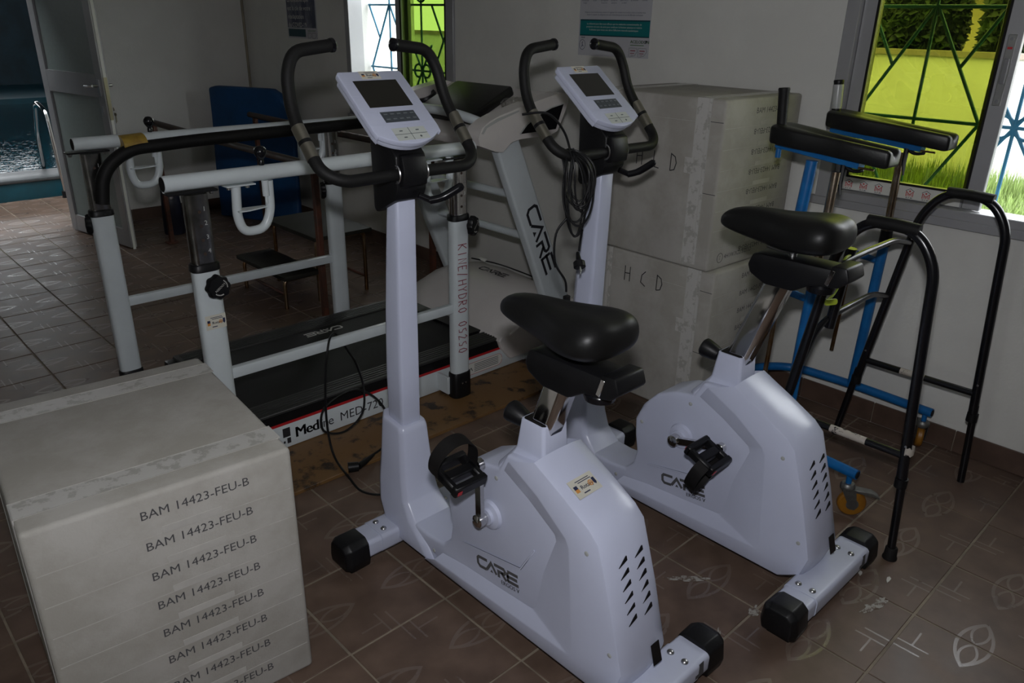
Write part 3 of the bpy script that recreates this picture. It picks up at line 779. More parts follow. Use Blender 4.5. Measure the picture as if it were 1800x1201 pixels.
    for s in (-1, 1):
        MB().box((s*.0505, yc-.156, zc+.054), (.003, .012, .045), Matrix.Rotation(0.3, 3, 'X')).obj('chrome_clip', 'chrome', ca, bevel=0.001, seg=1)
    MB().lathe([(.012, .0), (.036, -.004), (.040, -.012), (.036, -.028), (.020, -.034), (.001, -.035)], (0, yc-.115, zc+.024), (0, 0, 1), 24).obj('slide_knob', 'black_gloss', ca)
    MB().cyl((0, yc-.02, zc+.06), (0, yc-.02, zc+.115), .012).obj('saddle_pin', 'steel', ca)
    for s in (-1, 1): MB().tube(smooth([(s*.018, yc+.05, zc+.092), (s*.022, yc, zc+.088), (s*.03, yc-.07, zc+.10)]), .0035, n=8).obj('saddle_rail', 'steel', ca)
    st = [(.213, .012, .146, .130), (.205, .024, .160, .120), (.18, .033, .178, .112), (.13, .040, .190, .104), (.07, .050, .195, .098), (.02, .068, .196, .094), (-.03, .090, .200, .094),
          (-.075, .104, .206, .097), (-.115, .107, .208, .102), (-.142, .096, .202, .108), (-.157, .075, .190, .118), (-.164, .042, .172, .132)]
    rings = []
    for (yy, w_, zt, zb) in st:
        r = []
        for k in range(20):
            a = 2*PI*k/20; cx, cz = math.cos(a), math.sin(a)
            sx = math.copysign(abs(cx)**0.75, cx); mid = zb + (zt-zb)*0.45
            z = mid + (zt-mid)*(abs(cz)**0.85) if cz >= 0 else mid - (mid-zb)*(abs(cz)**0.7)
            groove = 0.008*math.exp(-(sx*w_/.016)**2)*(1 if cz > 0 else 0)*(1 if w_ > .05 else 0)
            r.append(V((sx*w_, yc+yy, zc+z-groove)))
        rings.append(r)
    MB().loft(rings).obj('saddle', 'saddle_black', t, sub=1)
    # ---- column base and column
    def rc(y0, y1, z0, z1, hw, ch):
        """horizontal ring, front edge at (y1, z1), rear edge at (y0, z0)"""
        P = [(-hw+ch, 0), (hw-ch, 0), (hw, ch), (hw, 1-ch), (hw-ch, 1), (-hw+ch, 1), (-hw, 1-ch), (-hw, ch)]
        out = []
        for i, (px, q) in enumerate([(-hw+ch, 0), (hw-ch, 0), (hw, .12), (hw, .75), (hw*.55, 1), (-hw*.55, 1), (-hw, .75), (-hw, .12)]):
            out.append(V((px, y0+(y1-y0)*q, z0+(z1-z0)*q)))
        return out
    mb = MB(); mb.loft([rc(.76, 1.03, .062, .062, .086, .01), rc(.79, 1.075, .10, .10, .085, .012), rc(.86, 1.095, .145, .16, .080, .012), rc(.908, 1.095, .195, .24, .070, .010),
                        rc(.925, 1.085, .26, .32, .063, .010), rc(.940, 1.075, .425, .445, .054, .010), rc(.946, 1.070, .440, .458, .050, .010)])
    cb = mb.obj('column_base', 'bike_white', t, bevel=0.005, seg=2, ang=16)
    for s in (-1, 1):
        mb = MB(); mb.stroke([(s*1.09, .262), (s*.93, .235)], .0012, frame((s*.0685, 0, 0), (0, s, 0), (0, 0, 1)), .0006)
    mb = MB(); mb.loft([rc(.958, 1.052, .38, .38, .036, .004), rc(.955, 1.056, .60, .60, .036, .004), rc(.952, 1.046, .80, .80, .035, .004), rc(.948, 1.026, 1.0, 1.0, .034, .004), rc(.944, 1.006, 1.17, 1.17, .033, .004)])
    mb.obj('column', 'bike_white', t, bevel=0.004, seg=2, ang=16)
    # ---- head clamp and lever
    mb = MB(); mb.yz([(.918, 1.180), (.930, 1.155), (1.022, 1.108), (1.034, 1.120), (1.040, 1.345), (1.00, 1.355), (.945, 1.300), (.918, 1.275)], -.050, .050)
    hc = mb.obj('head_clamp', 'black_plastic', t, bevel=0.006, seg=2, ang=20)
    MB().yz([(.900, 1.195), (.930, 1.190), (.935, 1.282), (.905, 1.275), (.895, 1.235)], -.040, .040).obj('clamp_block', 'black_plastic', hc, bevel=0.005)
    for s in (-1, 1): MB().tube([(s*.047, .925+.021*math.cos(a*PI/9), 1.228+.024*math.sin(a*PI/9)) for a in range(18)], .003, n=6, loop=True).obj('clamp_ring', 'steel', hc)
    mb = MB(); mb.cyl((.02, .915, 1.165), (.05, .895, 1.150), .009); mb.tube(smooth([(.045, .899, 1.150), (.075, .875, 1.160), (.125, .850, 1.190)]), [.011]*6+[.012]*6+[.007], n=12)
    mb.obj('clamp_lever', 'black_gloss', hc)
    # ---- handlebar
    half = [(0, .925, 1.228), (.205, .925, 1.226), (.252, .955, 1.250), (.256, 1.030, 1.325), (.252, 1.085, 1.395), (.243, 1.108, 1.480), (.215, 1.118, 1.532), (.105, 1.120, 1.545)]
    left = [(-x_, y_, z_) for x_, y_, z_ in half]
    path = fillet(list(reversed(left)) + half[1:], [0, .055, .04, .05, .05, .05, .04, 0, .04, .05, .05, .05, .04, .055, 0], 5)
    hb = MB().tube(path, .0165, n=16).obj('handlebar', 'black_foam', t)
    for s in (-1, 1):
        MB().lathe([(.0175, 0), (.0185, .003), (.0185, .010), (.013, .014), (.001, .0155)], (s*.105, 1.120, 1.545), (-s, 0, .1), 18).obj('end_plug', 'black_gloss', hb)
        a = V((s*.2545, .985, 1.280)); b = V((s*.256, 1.055, 1.358)); dd = (b-a)
        for p0, p1 in ((.0, .42), (.52, .94)):
            MB().tube([a+dd*p0, a+dd*p1], .0178, n=16).obj('pulse_sensor', 'sensor', hb)
        MB().tube([a+dd*.42, a+dd*.52], .0182, n=16).obj('sensor_gap', 'black_plastic', hb)
    # ---- console
    O = V((0, .992, 1.392)); vv = V((0, .785, .620)).normalized(); Mc = frame(O, (1, 0, 0), vv)
    L = .140; Wd = .104
    poly = [(-.098, L), (.098, L), (.104, L-.008), (.106, -.075), (.102, -.098)] + arc((0, .02), .150, -.86, -PI+.86, 12) + [(-.102, -.098), (-.106, -.075), (-.104, L-.008)]
    poly = poly[::-1]
    mb = MB(); mb.prism(poly, Mc @ Matrix.Translation((0, 0, -.016)), .016)
    co = mb.obj('console', 'bike_white', t, bevel=0.004, seg=3, ang=20)
    mb = MB(); mb.prism([(p[0]*.94, p[1]*.95) for p in poly], Mc @ Matrix.Translation((0, 0, -.034)), .018); mb.obj('console_back', 'bike_grey_white', co, bevel=0.005, seg=2, ang=20)
    F2 = Mc @ Matrix.Translation((0, 0, .0002))
    MB().quad(F2, -.071, .004, .069, .104, .0006).obj('screen', 'screen', co)
    kp = MB().quad(F2, -.052, -.052, .058, -.014, .0006).obj('keypad', 'keypad', co)
    mb = MB()
    for i in range(5):
        for j in range(2):
            mb.quad(F2 @ Matrix.Translation((-.048+i*.0215, -.0485+j*.018, .0007)), 0, 0, .018, .0145, .0003)
    mb.obj('keypad_keys', 'keypad', kp)
    mb = MB()
    for i in range(5):
        for j in range(2): mb.quad(F2 @ Matrix.Translation((-.045+i*.0215, -.043+j*.018, .0011)), 0, 0, .012, .0035, .0002)
    mb.obj('keypad_text', 'keypad_text', kp)
    bp = MB().quad(F2, -.050, -.118, .055, -.074, .0005).obj('button_pad', 'membrane', co)
    mb = MB(); mb.quad(F2, -.050, -.0975, .055, -.0962, .0008); mb.quad(F2, .0015, -.118, .0028, -.074, .0008)
    for cx, cy in ((-.025, -.085), (.028, -.085), (-.022, -.108)): mb.quad(F2 @ Matrix.Translation((cx, cy, .0005)), -.005, -.0015, .005, .0015, .0004)
    mb.prism([(.024, -.108), (.028, -.112), (.032, -.108), (.028, -.104)], F2 @ Matrix.Translation((0, 0, .0005)), .0004)
    mb.obj('button_print', 'keypad', bp)
    mb = MB(); mb.stroke([(-.100, -.005), (-.06, -.018), (-.05, -.002)], .0012, F2); mb.stroke([(.100, .01), (.075, .02), (.069, .06), (.075, .09)], .0012, F2)
    mb.stroke([(-.104, -.055), (-.03, -.062), (.03, -.062), (.104, -.055)], .0010, F2); mb.stroke([(-.10, .05), (-.082, .047), (-.071, .05)], .001, F2)
    mb.obj('panel_line', 'bike_grey_white', co)
    so = club_sticker(co, Mc @ Matrix.Translation((-.005, .124, .0006)), .062, .030)
    # ---- crank, pedals
    ax = V((0, .505, .372))
    for s in (-1, 1):
        a = math.radians(crank_deg) + (0 if s < 0 else PI)
        dr = V((0, math.cos(a), math.sin(a)))
        c0 = ax + V((s*.112, 0, 0)); c1 = c0 + dr*.172
        mb = MB(); mb.lathe([(.017, -.014), (.019, -.010), (.019, .012), (.014, .016), (.001, .017)], c0, (s, 0, 0), 20)
        mb.bar(c0, c1, .013, .021, up=V((1, 0, 0)).cross(dr)); mb.lathe([(.015, -.009), (.015, .009), (.010, .012), (.001, .013)], c1, (s, 0, 0), 20)
        mb.cyl(ax+V((s*.085, 0, 0)), c0, .013)
        cr = mb.obj('crank_arm', 'chrome', t, weld=False)
        pc = c1 + V((s*.068, 0, 0))
        tilt = Matrix.Rotation(math.radians(pedal_tilt if s < 0 else 176), 4, 'X')
        def PB(mb): mb.bm.transform(Matrix.Translation(pc) @ tilt); return mb
        mb = MB(); mb.box((0, 0, 0), (.100, .030, .026)); mb.box((0, .044, 0), (.106, .020, .032)); mb.box((0, -.044, 0), (.106, .020, .032)); mb.box((-.044, 0, 0), (.018, .090, .026)); mb.box((.044, 0, 0), (.018, .090, .026))
        pd = PB(mb).obj('pedal', 'black_plastic', cr, bevel=0.004, seg=1)
        mb = MB(); pts = [V((s*.050, .020, -.008)), V((s*.072, .020, .020)), V((s*.074, .022, .065)), V((s*.046, .022, .104)), V((s*.0, .020, .108)), V((-s*.038, .016, .075)), V((-s*.050, .012, .025)), V((-s*.050, .012, .0))]
        pts = smooth(pts, 6)
        rings = [[p + V((0, dy, 0)) + V((0, 0, dz)) for dy, dz in ((-.020, -.0015), (.020, -.0015), (.020, .0015), (-.020, .0015))] for p in pts]
        mb.loft(rings); PB(mb).obj('pedal_strap', 'rubber', cr, flatshade=False)
        for yy in (-.054, .054):
            PB(MB().quad(frame((s*.040, yy+math.copysign(.0012, yy), 0), (1, 0, 0) if yy < 0 else (-1, 0, 0), (0, 0, 1)), -.007, -.006, .007, .006, .001)).obj('pedal_reflector', 'red_print', cr)
    # ---- stabilisers
    for nm, yy in (('front_stabilizer', .982), ('rear_stabilizer', .0)):
        sec = [(p[0], p[1]+.068) for p in rrect(.100, .062, .014)]
        mb = MB(); mb.yz([(yy+p[0], p[1]) for p in sec], -.205, .205)
        so_ = mb.obj(nm, 'bike_grey_white', t)
        mb = MB(); mb.yz([(yy+p[0], p[1]+.0015) for p in rrect(.104, .064, .014, cy=.068)], -.150, .150); pl = mb.obj('saddle_plate', 'bike_grey_white', so_)
        for s in (-1, 1):
            P = [(-.050, .018), (.050, .018), (.056, .045), (.050, .095), (.030, .112), (-.030, .112), (-.050, .095), (-.056, .045)]
            mb = MB(); x0, x1, x2 = s*.198, s*.262, s*.282
            r0 = [V((x0, yy+p[0], p[1])) for p in P]; r1 = [V((x1, yy+p[0]*1.04, p[1])) for p in P]; r2 = [V((x2, yy+p[0]*.8, .06+(p[1]-.06)*.8)) for p in P]
            mb.loft([r0, r1, r2]); ec = mb.obj('end_cap', 'black_plastic', so_, bevel=0.004, seg=2, ang=18)
            MB().box((s*.235, yy, .010), (.05, .07, .018)).obj('foot_pad', 'rubber', ec, bevel=0.003, seg=1)
            for q in (-.022, .022):
                MB().lathe([(.010, 0), (.010, .002), (.009, .005), (.005, .008), (.001, .0085)], (s*.125, yy+q, .1005), (0, 0, 1), 16).obj('bolt', 'steel', so_)
    MB().quad(frame((.155, -.0505, .075), (1, 0, 0), (0, .10, 1)), -.018, -.020, .018, .018, .0006).obj('rating_label', 'print_dark', t)
    # transport wheel next to the column foot
    MB().lathe([(.001, 0), (.030, 0), (.034, .006), (.034, .030), (.030, .036), (.001, .036)], (.235, 1.03, .05), (1, 0, 0), 24).obj('transport_wheel', 'black_plastic', t)
    # ---- printing on the shroud
    M = frame((-.0724, .560, .166), (0, -1, .15), (0, .15, 1))
    mb = MB(); care(mb, M, .038, .25); mb.obj('logo', 'logo_grey', body)
    mb = MB(); mb.text('ERGOS V', .0185, M @ Matrix.Translation((.098, -.018, 0)), bold=0.0004); mb.obj('model_print', 'logo_grey', body)
    # ---- screws
    for (yy, zz, xx) in ((.345, .568, -.0860), (.485, .497, -.0725), (.150, .455, -.0885), (.060, .205, -.0865), (.665, .360, -.0725), (.745, .120, -.087)):
        MB().lathe([(.0065, 0), (.0065, .001), (.0045, .0022), (.001, .0022)], (xx-.0005, yy, zz), (-1, 0, 0), 12).obj('screw', 'tread_grey', body)
    # ---- rear vents, socket
    for s in (-1, 1):
        for k in range(6):
            z = .430 - k*.029; y = .020 + (.118-.020)*(z-.165)/(.485-.165)
            if z < .16: continue
            off = -.0135
            nrm = V((0, -.958, .287)); up = V((0, .287, .958))
            Mv = frame(V((s*.030, y, z)) + nrm*(.0172), (1, 0, 0), up)
            mb = MB(); mb.prism([(-.017, -.007), (.015, .001), (.015, .012), (.012, .012)], Mv @ Matrix.Translation((0, 0, -.002)), .0022); mb.obj('vent_slot', 'black_plastic', body)
    Ms = frame(V((.035, .025, .165)) + V((0, -.958, .287))*.0165, (1, 0, 0), (0, .287, .958))
    MB().quad(Ms, -.016, -.028, .016, .028, .002).obj('power_socket', 'black_gloss', body)
    if extra_sticker:
        e0 = V((0, .235, .567)); sl = V((0, .100, .0515)).normalized()
        club_sticker(body, frame(e0 + V((-.022, -.010, .0135)), (.96, .02, .0), sl), .085, .052)
    return t
bike('white upright exercise bike nearest the camera, saddle low, beside the grey carton', (1.255, 0.795, 0), .175, 88, 18, True)
bike('white upright exercise bike with raised saddle, standing next to the walkers', (2.005, 0.70, 0), .315, 165, 203, False)

# ================================================================== handrail frames either side of the treadmill
def plug_knob(mb_, p, ax, r=.026):
    pass
def oval(cx, cy, z, a, b, n=24, pw=0.62):
    """flat-sided oval ring, a along x, b along y"""
    out = []
    for k in range(n):
        t = 2*PI*k/n; c, s = math.cos(t), math.sin(t)
        out.append(V((cx+math.copysign(abs(c)**pw, c)*a, cy+math.copysign(abs(s)**pw, s)*b, z)))
    return out
def scallop_knob(o, axis, parent, txt=True):
    """round black clamping knob with a scalloped rim and white print on its face"""
    o, a = V(o), V(axis).normalized(); u = a.orthogonal().normalized(); w = a.cross(u)
    rings = []
    for h, k in ((0, .80), (.004, 1.0), (.020, 1.0), (.026, .92), (.027, .70)):
        rings.append([o + a*(h+.012) + (u*math.cos(2*PI*i/48)+w*math.sin(2*PI*i/48))*.040*k*(1+.06*math.cos(8*2*PI*i/48)) for i in range(48)])
    mb = MB(); mb.cyl(o, o+a*.014, .010); mb.loft(rings); kn = mb.obj('clamp_knob', 'black_plastic', parent, weld=False)
    if txt:
        x = V((0, 0, 1)).cross(a).normalized(); y = a.cross(x); y = -y if y.z < 0 else y
        M = frame(o + a*.0395, x, y) @ Matrix.Rotation(-2.6, 4, 'Z')
        mb = MB(); mb.text('LOOSEN', .0110, M @ Matrix.Translation((0, -.003, 0)), align='CENTER', bold=.0002)
        for i in range(14):
            t = .3 + i*.17 + (1.0 if i > 6 else 0)
            F_ = M @ Matrix.Rotation(t, 4, 'Z') @ Matrix.Translation((.026, 0, 0)); mb.quad(F_, -.0018, -.0012, .0018, .0012, .0003)
        mb.obj('knob_print', 'white_print', kn)
    return kn
Z_RAIL, R_RAIL = 1.128, .0255
def handrail(label, Y, x0, x1, xa, xb, side, post_txt, foam):
    t = thing('handrail_frame', label, 'handrail', ((x0+x1)/2, Y, 0), group='white handrail frames of the treadmill')
    for ip, xx in enumerate((x0, x1)):
        a_, b_ = (.044, .028)
        P = MB().loft([oval(xx, Y, z, a_, b_) for z in (.12, .845)]).obj('post', 'frame_white', t)
        MB().loft([oval(xx, Y, 0.016, a_*1.12, b_*1.22), oval(xx, Y, .02, a_*1.16, b_*1.28), oval(xx, Y, .132, a_*1.12, b_*1.2), oval(xx, Y, .137, a_*1.05, b_*1.1)]).obj('foot_cuff', 'black_plastic', P)
        for dx in (-.012, .008): MB().lathe([(.004, 0), (.004, .002), (.001, .0025)], (xx+dx, Y-side*b_*1.26, .09), (0, -side, 0), 10).obj('rivet', 'steel', P)
        MB().loft([oval(xx, Y, .835, a_*1.05, b_*1.08), oval(xx, Y, .838, a_*1.10, b_*1.16), oval(xx, Y, .858, a_*1.06, b_*1.12), oval(xx, Y, .862, a_*.98, b_*1.0)]).obj('collar', 'black_plastic', P)
        ch = MB().loft([oval(xx, Y, z, a_*.86, b_*.84, pw=.45) for z in (.80, 1.088)]).obj('telescopic_tube', 'steel_dull' if ip == 0 else 'chrome', t)
        for k in range(4):
            zz = .895 + k*.046
            MB().lathe([(.0055, 0), (.0055, .0012), (.0035, .0014), (.001, .0003)], (xx+.000, Y-b_*.842, zz), (0, -1, 0), 14).obj('height_hole', 'dark_brown', ch)
            mb = MB(); mb.text(str(4-k), .021, frame((xx+.011, Y-b_*.850, zz+.002), *FACE_MY)); mb.obj('height_number', 'tread_grey', ch)
        MB().box((xx-.01, Y, 1.096), (.16, .05, .007)).obj('top_plate', 'black_plastic', t, bevel=.002, seg=1)
        for dx in (-.075, .055): MB().lathe([(.008, 0), (.008, -.008), (.006, -.012), (.001, -.012)], (xx+dx, Y-.004, 1.094), (0, 0, 1), 14).obj('bolt', 'steel', t)
        kx, ky = (xx+.012, Y-b_*.98) if ip == 0 else (xx+.030, Y-b_*.9)
        if side > 0: scallop_knob((kx, ky, .785 if ip == 0 else .812), (0.12, -1, .05) if ip == 0 else (.42, -.90, .03), t)
        else: scallop_knob((xx-.02, Y+.5*b_, .80), (-.9, .4, 0), t, False)
    MB().bar((x0, Y, .448), (x1, Y, .448), .028, .040).obj('brace', 'frame_white', t, bevel=.004)
    rl = MB().tube([(xa, Y, Z_RAIL), (xb, Y, Z_RAIL)], R_RAIL, n=24).obj('rail', 'frame_white', t)
    MB().cyl((xa-.0008, Y, Z_RAIL), (xa+.004, Y, Z_RAIL), R_RAIL*.90, n=24).obj('rail_end', 'rubber', rl)
    # U-shaped hooks with a perforated tab and a spring plunger
    for hx in (1.145, 1.935):
        mb = MB(); mb.tube(fillet([(hx-.055, Y, 1.098), (hx-.062, Y, .99), (hx-.045, Y, .938), (hx+.03, Y, .938), (hx+.058, Y, .995), (hx+.060, Y, 1.100)], .05, 6), .0155, n=16)
        lp = mb.obj('hook', 'frame_white', t)
        MB().box((hx-.045, Y, 1.098), (.10, .045, .005)).obj('hook_plate', 'frame_white', lp, bevel=.001, seg=1)
        for dx in (-.05, .03): MB().lathe([(.007, 0), (.007, -.008), (.001, -.010)], (hx-.045+dx*.8, Y-.012, 1.096), (0, 0, 1), 12).obj('bolt', 'steel', lp)
        mb = MB(); mb.prism([(-.066, -.028), (-.03, -.030), (.046, -.008), (.05, .01), (-.03, .020), (-.066, .020)], frame((hx, Y, 1.012), (1, 0, 0), (0, 1, 0)), .004)
        tb = mb.obj('hook_tab', 'frame_white', lp)
        for q in (-.045, -.005, .022): MB().lathe([(.006, 0), (.006, .0008), (.001, .0008)], (hx+q, Y-.012, 1.0162), (0, 0, 1), 12).obj('tab_hole', 'white_print', lp)
        mb = MB(); mb.cyl((hx+.042, Y-.012, 1.104), (hx+.042, Y-.012, 1.052), .0115, n=16); mb.cyl((hx+.042, Y-.012, 1.052), (hx+.042, Y-.012, 1.026), .0045, n=12); mb.obj('plunger', 'frame_white', lp)
        if hx < 1.5: MB().lathe([(.006, 0), (.010, .002), (.010, .014), (.008, .020), (.013, .026), (.0185, .034), (.021, .045), (.0185, .056), (.010, .063), (.001, .065)], (hx+.042, Y, Z_RAIL+R_RAIL-.002), (0, 0, 1), 20).obj('plunger_ball', 'black_gloss', lp)
    return t
nearR = handrail('white handrail frame in front of the treadmill, with red handwriting on its post', 2.46, .950, 2.035, .856, 2.115, 1, True, False)
farR = handrail('white handrail frame behind the treadmill, with a black bar taped on', 3.45, .940, 2.035, .882, 2.20, -1, False, True)
# print on the near frame
Mk = frame((2.028, 2.46-.0285, .735), (0, 0, -1), (1, 0, 0))
mb = MB()
def hand(mb, s, M, h, adv, w):
    G = {'K': [[(0, 0), (0, 1)], [(.55, 1), (.05, .5), (.6, 0)]], 'I': [[(.25, 0), (.25, 1)]], 'N': [[(0, 0), (.05, 1), (.5, .05), (.6, 1)]], 'E': [[(.5, .95), (.05, 1), (0, .5), (.4, .52)], [(0, .5), (.05, 0), (.55, .05)]],
         '/': [[(0, -.1), (.3, 1.1)]], 'H': [[(0, 0), (0, 1)], [(.55, 0), (.55, 1)], [(0, .5), (.55, .55)]], 'Y': [[(0, 1), (.25, .5), (.55, 1)], [(.25, .5), (.25, 0)]], 'D': [[(0, 0), (0, 1), (.4, .85), (.55, .5), (.4, .1), (0, 0)]],
         'R': [[(0, 0), (0, 1), (.45, .9), (.45, .55), (.05, .5), (.55, 0)]], 'O': [[(.3, 1), (.05, .7), (.08, .2), (.3, 0), (.52, .25), (.52, .75), (.3, 1)]], 'T': [[(0, 1), (.6, 1)], [(.3, 1), (.3, 0)]],
         '5': [[(.5, 1), (.1, 1), (.05, .55), (.45, .5), (.5, .15), (.05, 0)]], '2': [[(.05, .8), (.3, 1), (.5, .75), (.05, 0), (.55, .05)]], '0': [[(.3, 1), (.05, .6), (.1, .1), (.35, 0), (.55, .4), (.45, .9), (.3, 1)]],
         'L': [[(.05, 1), (0, .05), (.6, 0)]], 'C': [[(.5, 1), (.12, .7), (.05, .2), (.55, 0)]], 'U': [[(0, 1), (.05, .2), (.3, 0), (.5, .2), (.55, 1)]], 'S': [[(.5, .95), (.1, .85), (.15, .55), (.5, .4), (.4, .05), (.05, .05)]], 'P': [[(0, 0), (0, 1), (.5, .85), (.4, .5), (0, .45)]]}
    x = 0
    for c in s:
        for p in G.get(c, []): mb.stroke([((x+a*.75)*h, b*h) for a, b in p], w, M)
        x += adv
hand(mb, 'KINE/HYDRO4OS2S0', Mk @ Matrix.Translation((0, -.020, .0012)), .047, .675, .0034)
mb.obj('handwriting', 'red_ink', nearR)
club_sticker(nearR, frame((.952, 2.46-.0288, .66), *FACE_MY), .070, .050)
rebase(nearR); rebase(farR)
# black foam bar lashed to the far rail
fb = thing('foam_bar', 'black bent foam-covered bar taped along the far handrail with yellow tape', 'bar', (.99, 3.405, .9))
Yb = 3.445-.056
MB().tube(fillet([(.935, Yb, .895), (.955, Yb, 1.02), (1.06, Yb, 1.100), (1.35, Yb, 1.112), (2.26, Yb, 1.126)], .07, 8), .0265, n=16).obj('bar', 'black_foam', fb)
mb = MB(); mb.tube([(1.055, 3.43, 1.115), (1.10, 3.428, 1.117), (1.145, 3.428, 1.119)], .04, n=20, flat=(.037, .058), up=(0, 0, 1)); mb.obj('tape', 'tape_yellow', fb)
rebase(fb)

# ================================================================== treadmill
T_ = thing('treadmill', 'white medical treadmill with black running belt between the handrails', 'treadmill', (1.9, 2.96, 0))
YN, YF = 2.55, 3.37
for s, yy in ((1, YN), (-1, YF)):
    o = MB().span((1.12, yy-.002*s, .018), (2.72, yy+.05*s, .122)).obj('side_frame', 'frame_white', T_, bevel=.004)
    MB().span((1.10, yy-.003*s, .121), (2.40, yy+.05*s, .132)).obj('red_stripe', 'red_print', o)
    MB().span((1.10, yy-.001*s, .131), (2.40, yy+.06*s, .168)).obj('edge_trim', 'black_plastic', T_)
    fr_ = MB()
    fr_.span((1.10, yy+.005*s, .166), (2.40, yy+.115*s, .180)); foot = fr_.obj('foot_rail', 'foot_rail', T_, bevel=.003, seg=1)
    for k in range(5):
        MB().span((1.12, yy+(.025+.018*k)*s, .1795), (2.38, yy+(.033+.018*k)*s, .1825)).obj('tread_rib', 'foot_rail', foot)
MB().span((1.13, YN+.11, .06), (2.45, YF-.11, .172)).obj('running_belt', 'belt', T_, bevel=.01)
mb = MB(); care(mb, frame((1.880, 3.222, .1728), (-1, 0, 0), (0, -1, 0)), .045); mb.obj('belt_logo', 'white_print', T_)
MB().cyl((1.16, YN+.03, .10), (1.16, YF-.03, .10), .045).obj('rear_roller', 'black_plastic', T_)
for yy in (YN, YF):
    MB().span((1.06, yy-.01 if yy < 3 else yy-.08, .03), (1.14, yy+.08 if yy < 3 else yy+.01, .165)).obj('rear_cap', 'black_plastic', T_, bevel=.012)
# print on the near side frame
Fp = frame((1.235, YN-.0026, .040), *FACE_MY)
for r_ in ((-.036, .026, -.004, .066), (-.020, -.004, -.004, .020), (-.036, .0, -.028, .010)): MB().quad(Fp, *r_).obj('brand_square', 'ink', T_)
for w_, sz, xo, bo, sp_ in (('Med', .066, .016, .0022, .90), ('line', .060, .124, 0, .84), ('MED-720', .056, .222, 0, 1.02)):
    MB().text(w_, sz, Fp @ Matrix.Translation((xo, .010, .0004)), bold=bo, spacing=sp_).obj('brand_word', 'ink', T_)
Fw = frame((2.03, YN-.0026, .070), *FACE_MY)
wl = MB().prism(rrect(.26, .062, .028, cx=.22), Fw, .0003).obj('warning_label', 'white_print', T_)
mb = MB(); mb.stroke([(p[0], p[1]) for p in rrect(.258, .060, .027, cx=.22)], .0016, Fw @ Matrix.Translation((0, 0, .0003)))
mb.stroke([(.105, .018), (.106, -.004)], .006, Fw); mb.quad(Fw, .102, -.015, .109, -.009, .0008); mb.obj('warning_mark', 'red_print', wl)
mb = MB()
for k in range(5): mb.quad(Fw @ Matrix.Translation((.17, -.019+k*.009, .0003)), 0, 0, .155, .003, .0003)
mb.stroke([(.125, -.012), (.132, .006), (.14, -.004), (.150, .004), (.158, -.012)], .004, Fw); mb.obj('warning_print', 'print_dark', wl)
mb = MB(); mb.quad(frame((1.80, YN-.0026, .055), *FACE_MY), 0, 0, .03, .026); w2 = mb.obj('hazard_label', 'white_print', T_)
mb = MB(); mb.prism([(0.002, .003), (.012, .003), (.007, .022)], frame((1.80, YN-.003, .055), *FACE_MY), .0004); mb.obj('hazard_mark', 'orange', w2)
MB().stroke([(.014, .016), (.02, .008), (.028, .004)], .004, frame((1.80, YN-.003, .055), *FACE_MY)).obj('hazard_print', 'ink', w2)
# bracket that holds the near post to the frame
MB().span((1.975, 2.47, .03), (1.99, YN, .115)).obj('post_bracket', 'frame_white', T_, bevel=.002, seg=1)
# motor hood
mb = MB(); rings = []
prof = [(2.345, .170), (2.36, .190), (2.42, .262), (2.50, .325), (2.58, .360), (2.68, .372), (2.78, .355), (2.86, .300), (2.90, .20), (2.90, .06), (2.42, .06), (2.36, .13)]
ySt = [(YN-.02, .62, .02), (YN-.01, .66, .0), (YN+.05, .80, .0), (YN+.16, .93, .0), (2.96, 1.0, .0), (YF-.16, .93, .0), (YF-.05, .80, .0), (YF+.01, .66, .0), (YF+.02, .62, .02)]
for yy, k, ins in ySt:
    rings.append([V((2.62+(p[0]-2.62)*(1-ins), yy, .06+(p[1]-.06)*(k if p[1] > .2 else 1))) for p in prof])
mb.loft(rings); hood = mb.obj('motor_hood', 'tread_white', T_, bevel=.004, ang=25)
MB().span((2.28, YN+.13, .17), (2.40, YF-.13, .185)).obj('hood_lip', 'black_plastic', T_)
hs = V((.16, 0, .10)).normalized()
mb = MB(); care(mb, frame((2.62, 2.96+.05, .3735), (-.0, -1, 0), (1, 0, .05)), .046); mb.obj('hood_logo', 'ink', hood)
# uprights, cross tubes, feet
def upright(yy):
    a, b = V((2.845, yy, .10)), V((2.395, yy, 1.10)); d = (b-a).normalized(); x = V((d.z, 0, -d.x))
    rings = [[o + x*p[0]*k + V((0, 1, 0))*p[1] for p in rrect(.150, .055, .014)] for o, k in ((a, 1.05), (a+(b-a)*.5, .98), (b, .92))]
    return MB().loft(rings).obj('upright', 'frame_white', T_), x, d
upN, xN, dN = upright(YN+.015); upright(YF-.015)
mid = V((2.845, YN+.015-.0282, .10)) + (V((2.395, 0, 1.10))-V((2.845, 0, .10)))*.70
mb = MB(); care(mb, frame(mid + xN*.012, -dN, xN) @ Matrix.Translation((0, -.042, 0)), .085, .17); mb.obj('upright_logo', 'ink', upN)
for (x_, z_) in ((2.555, .835), (2.62, .625)): MB().tube([(x_, YN+.02, z_), (x_, YF-.02, z_)], .019, n=16).obj('cross_tube', 'frame_white', T_)
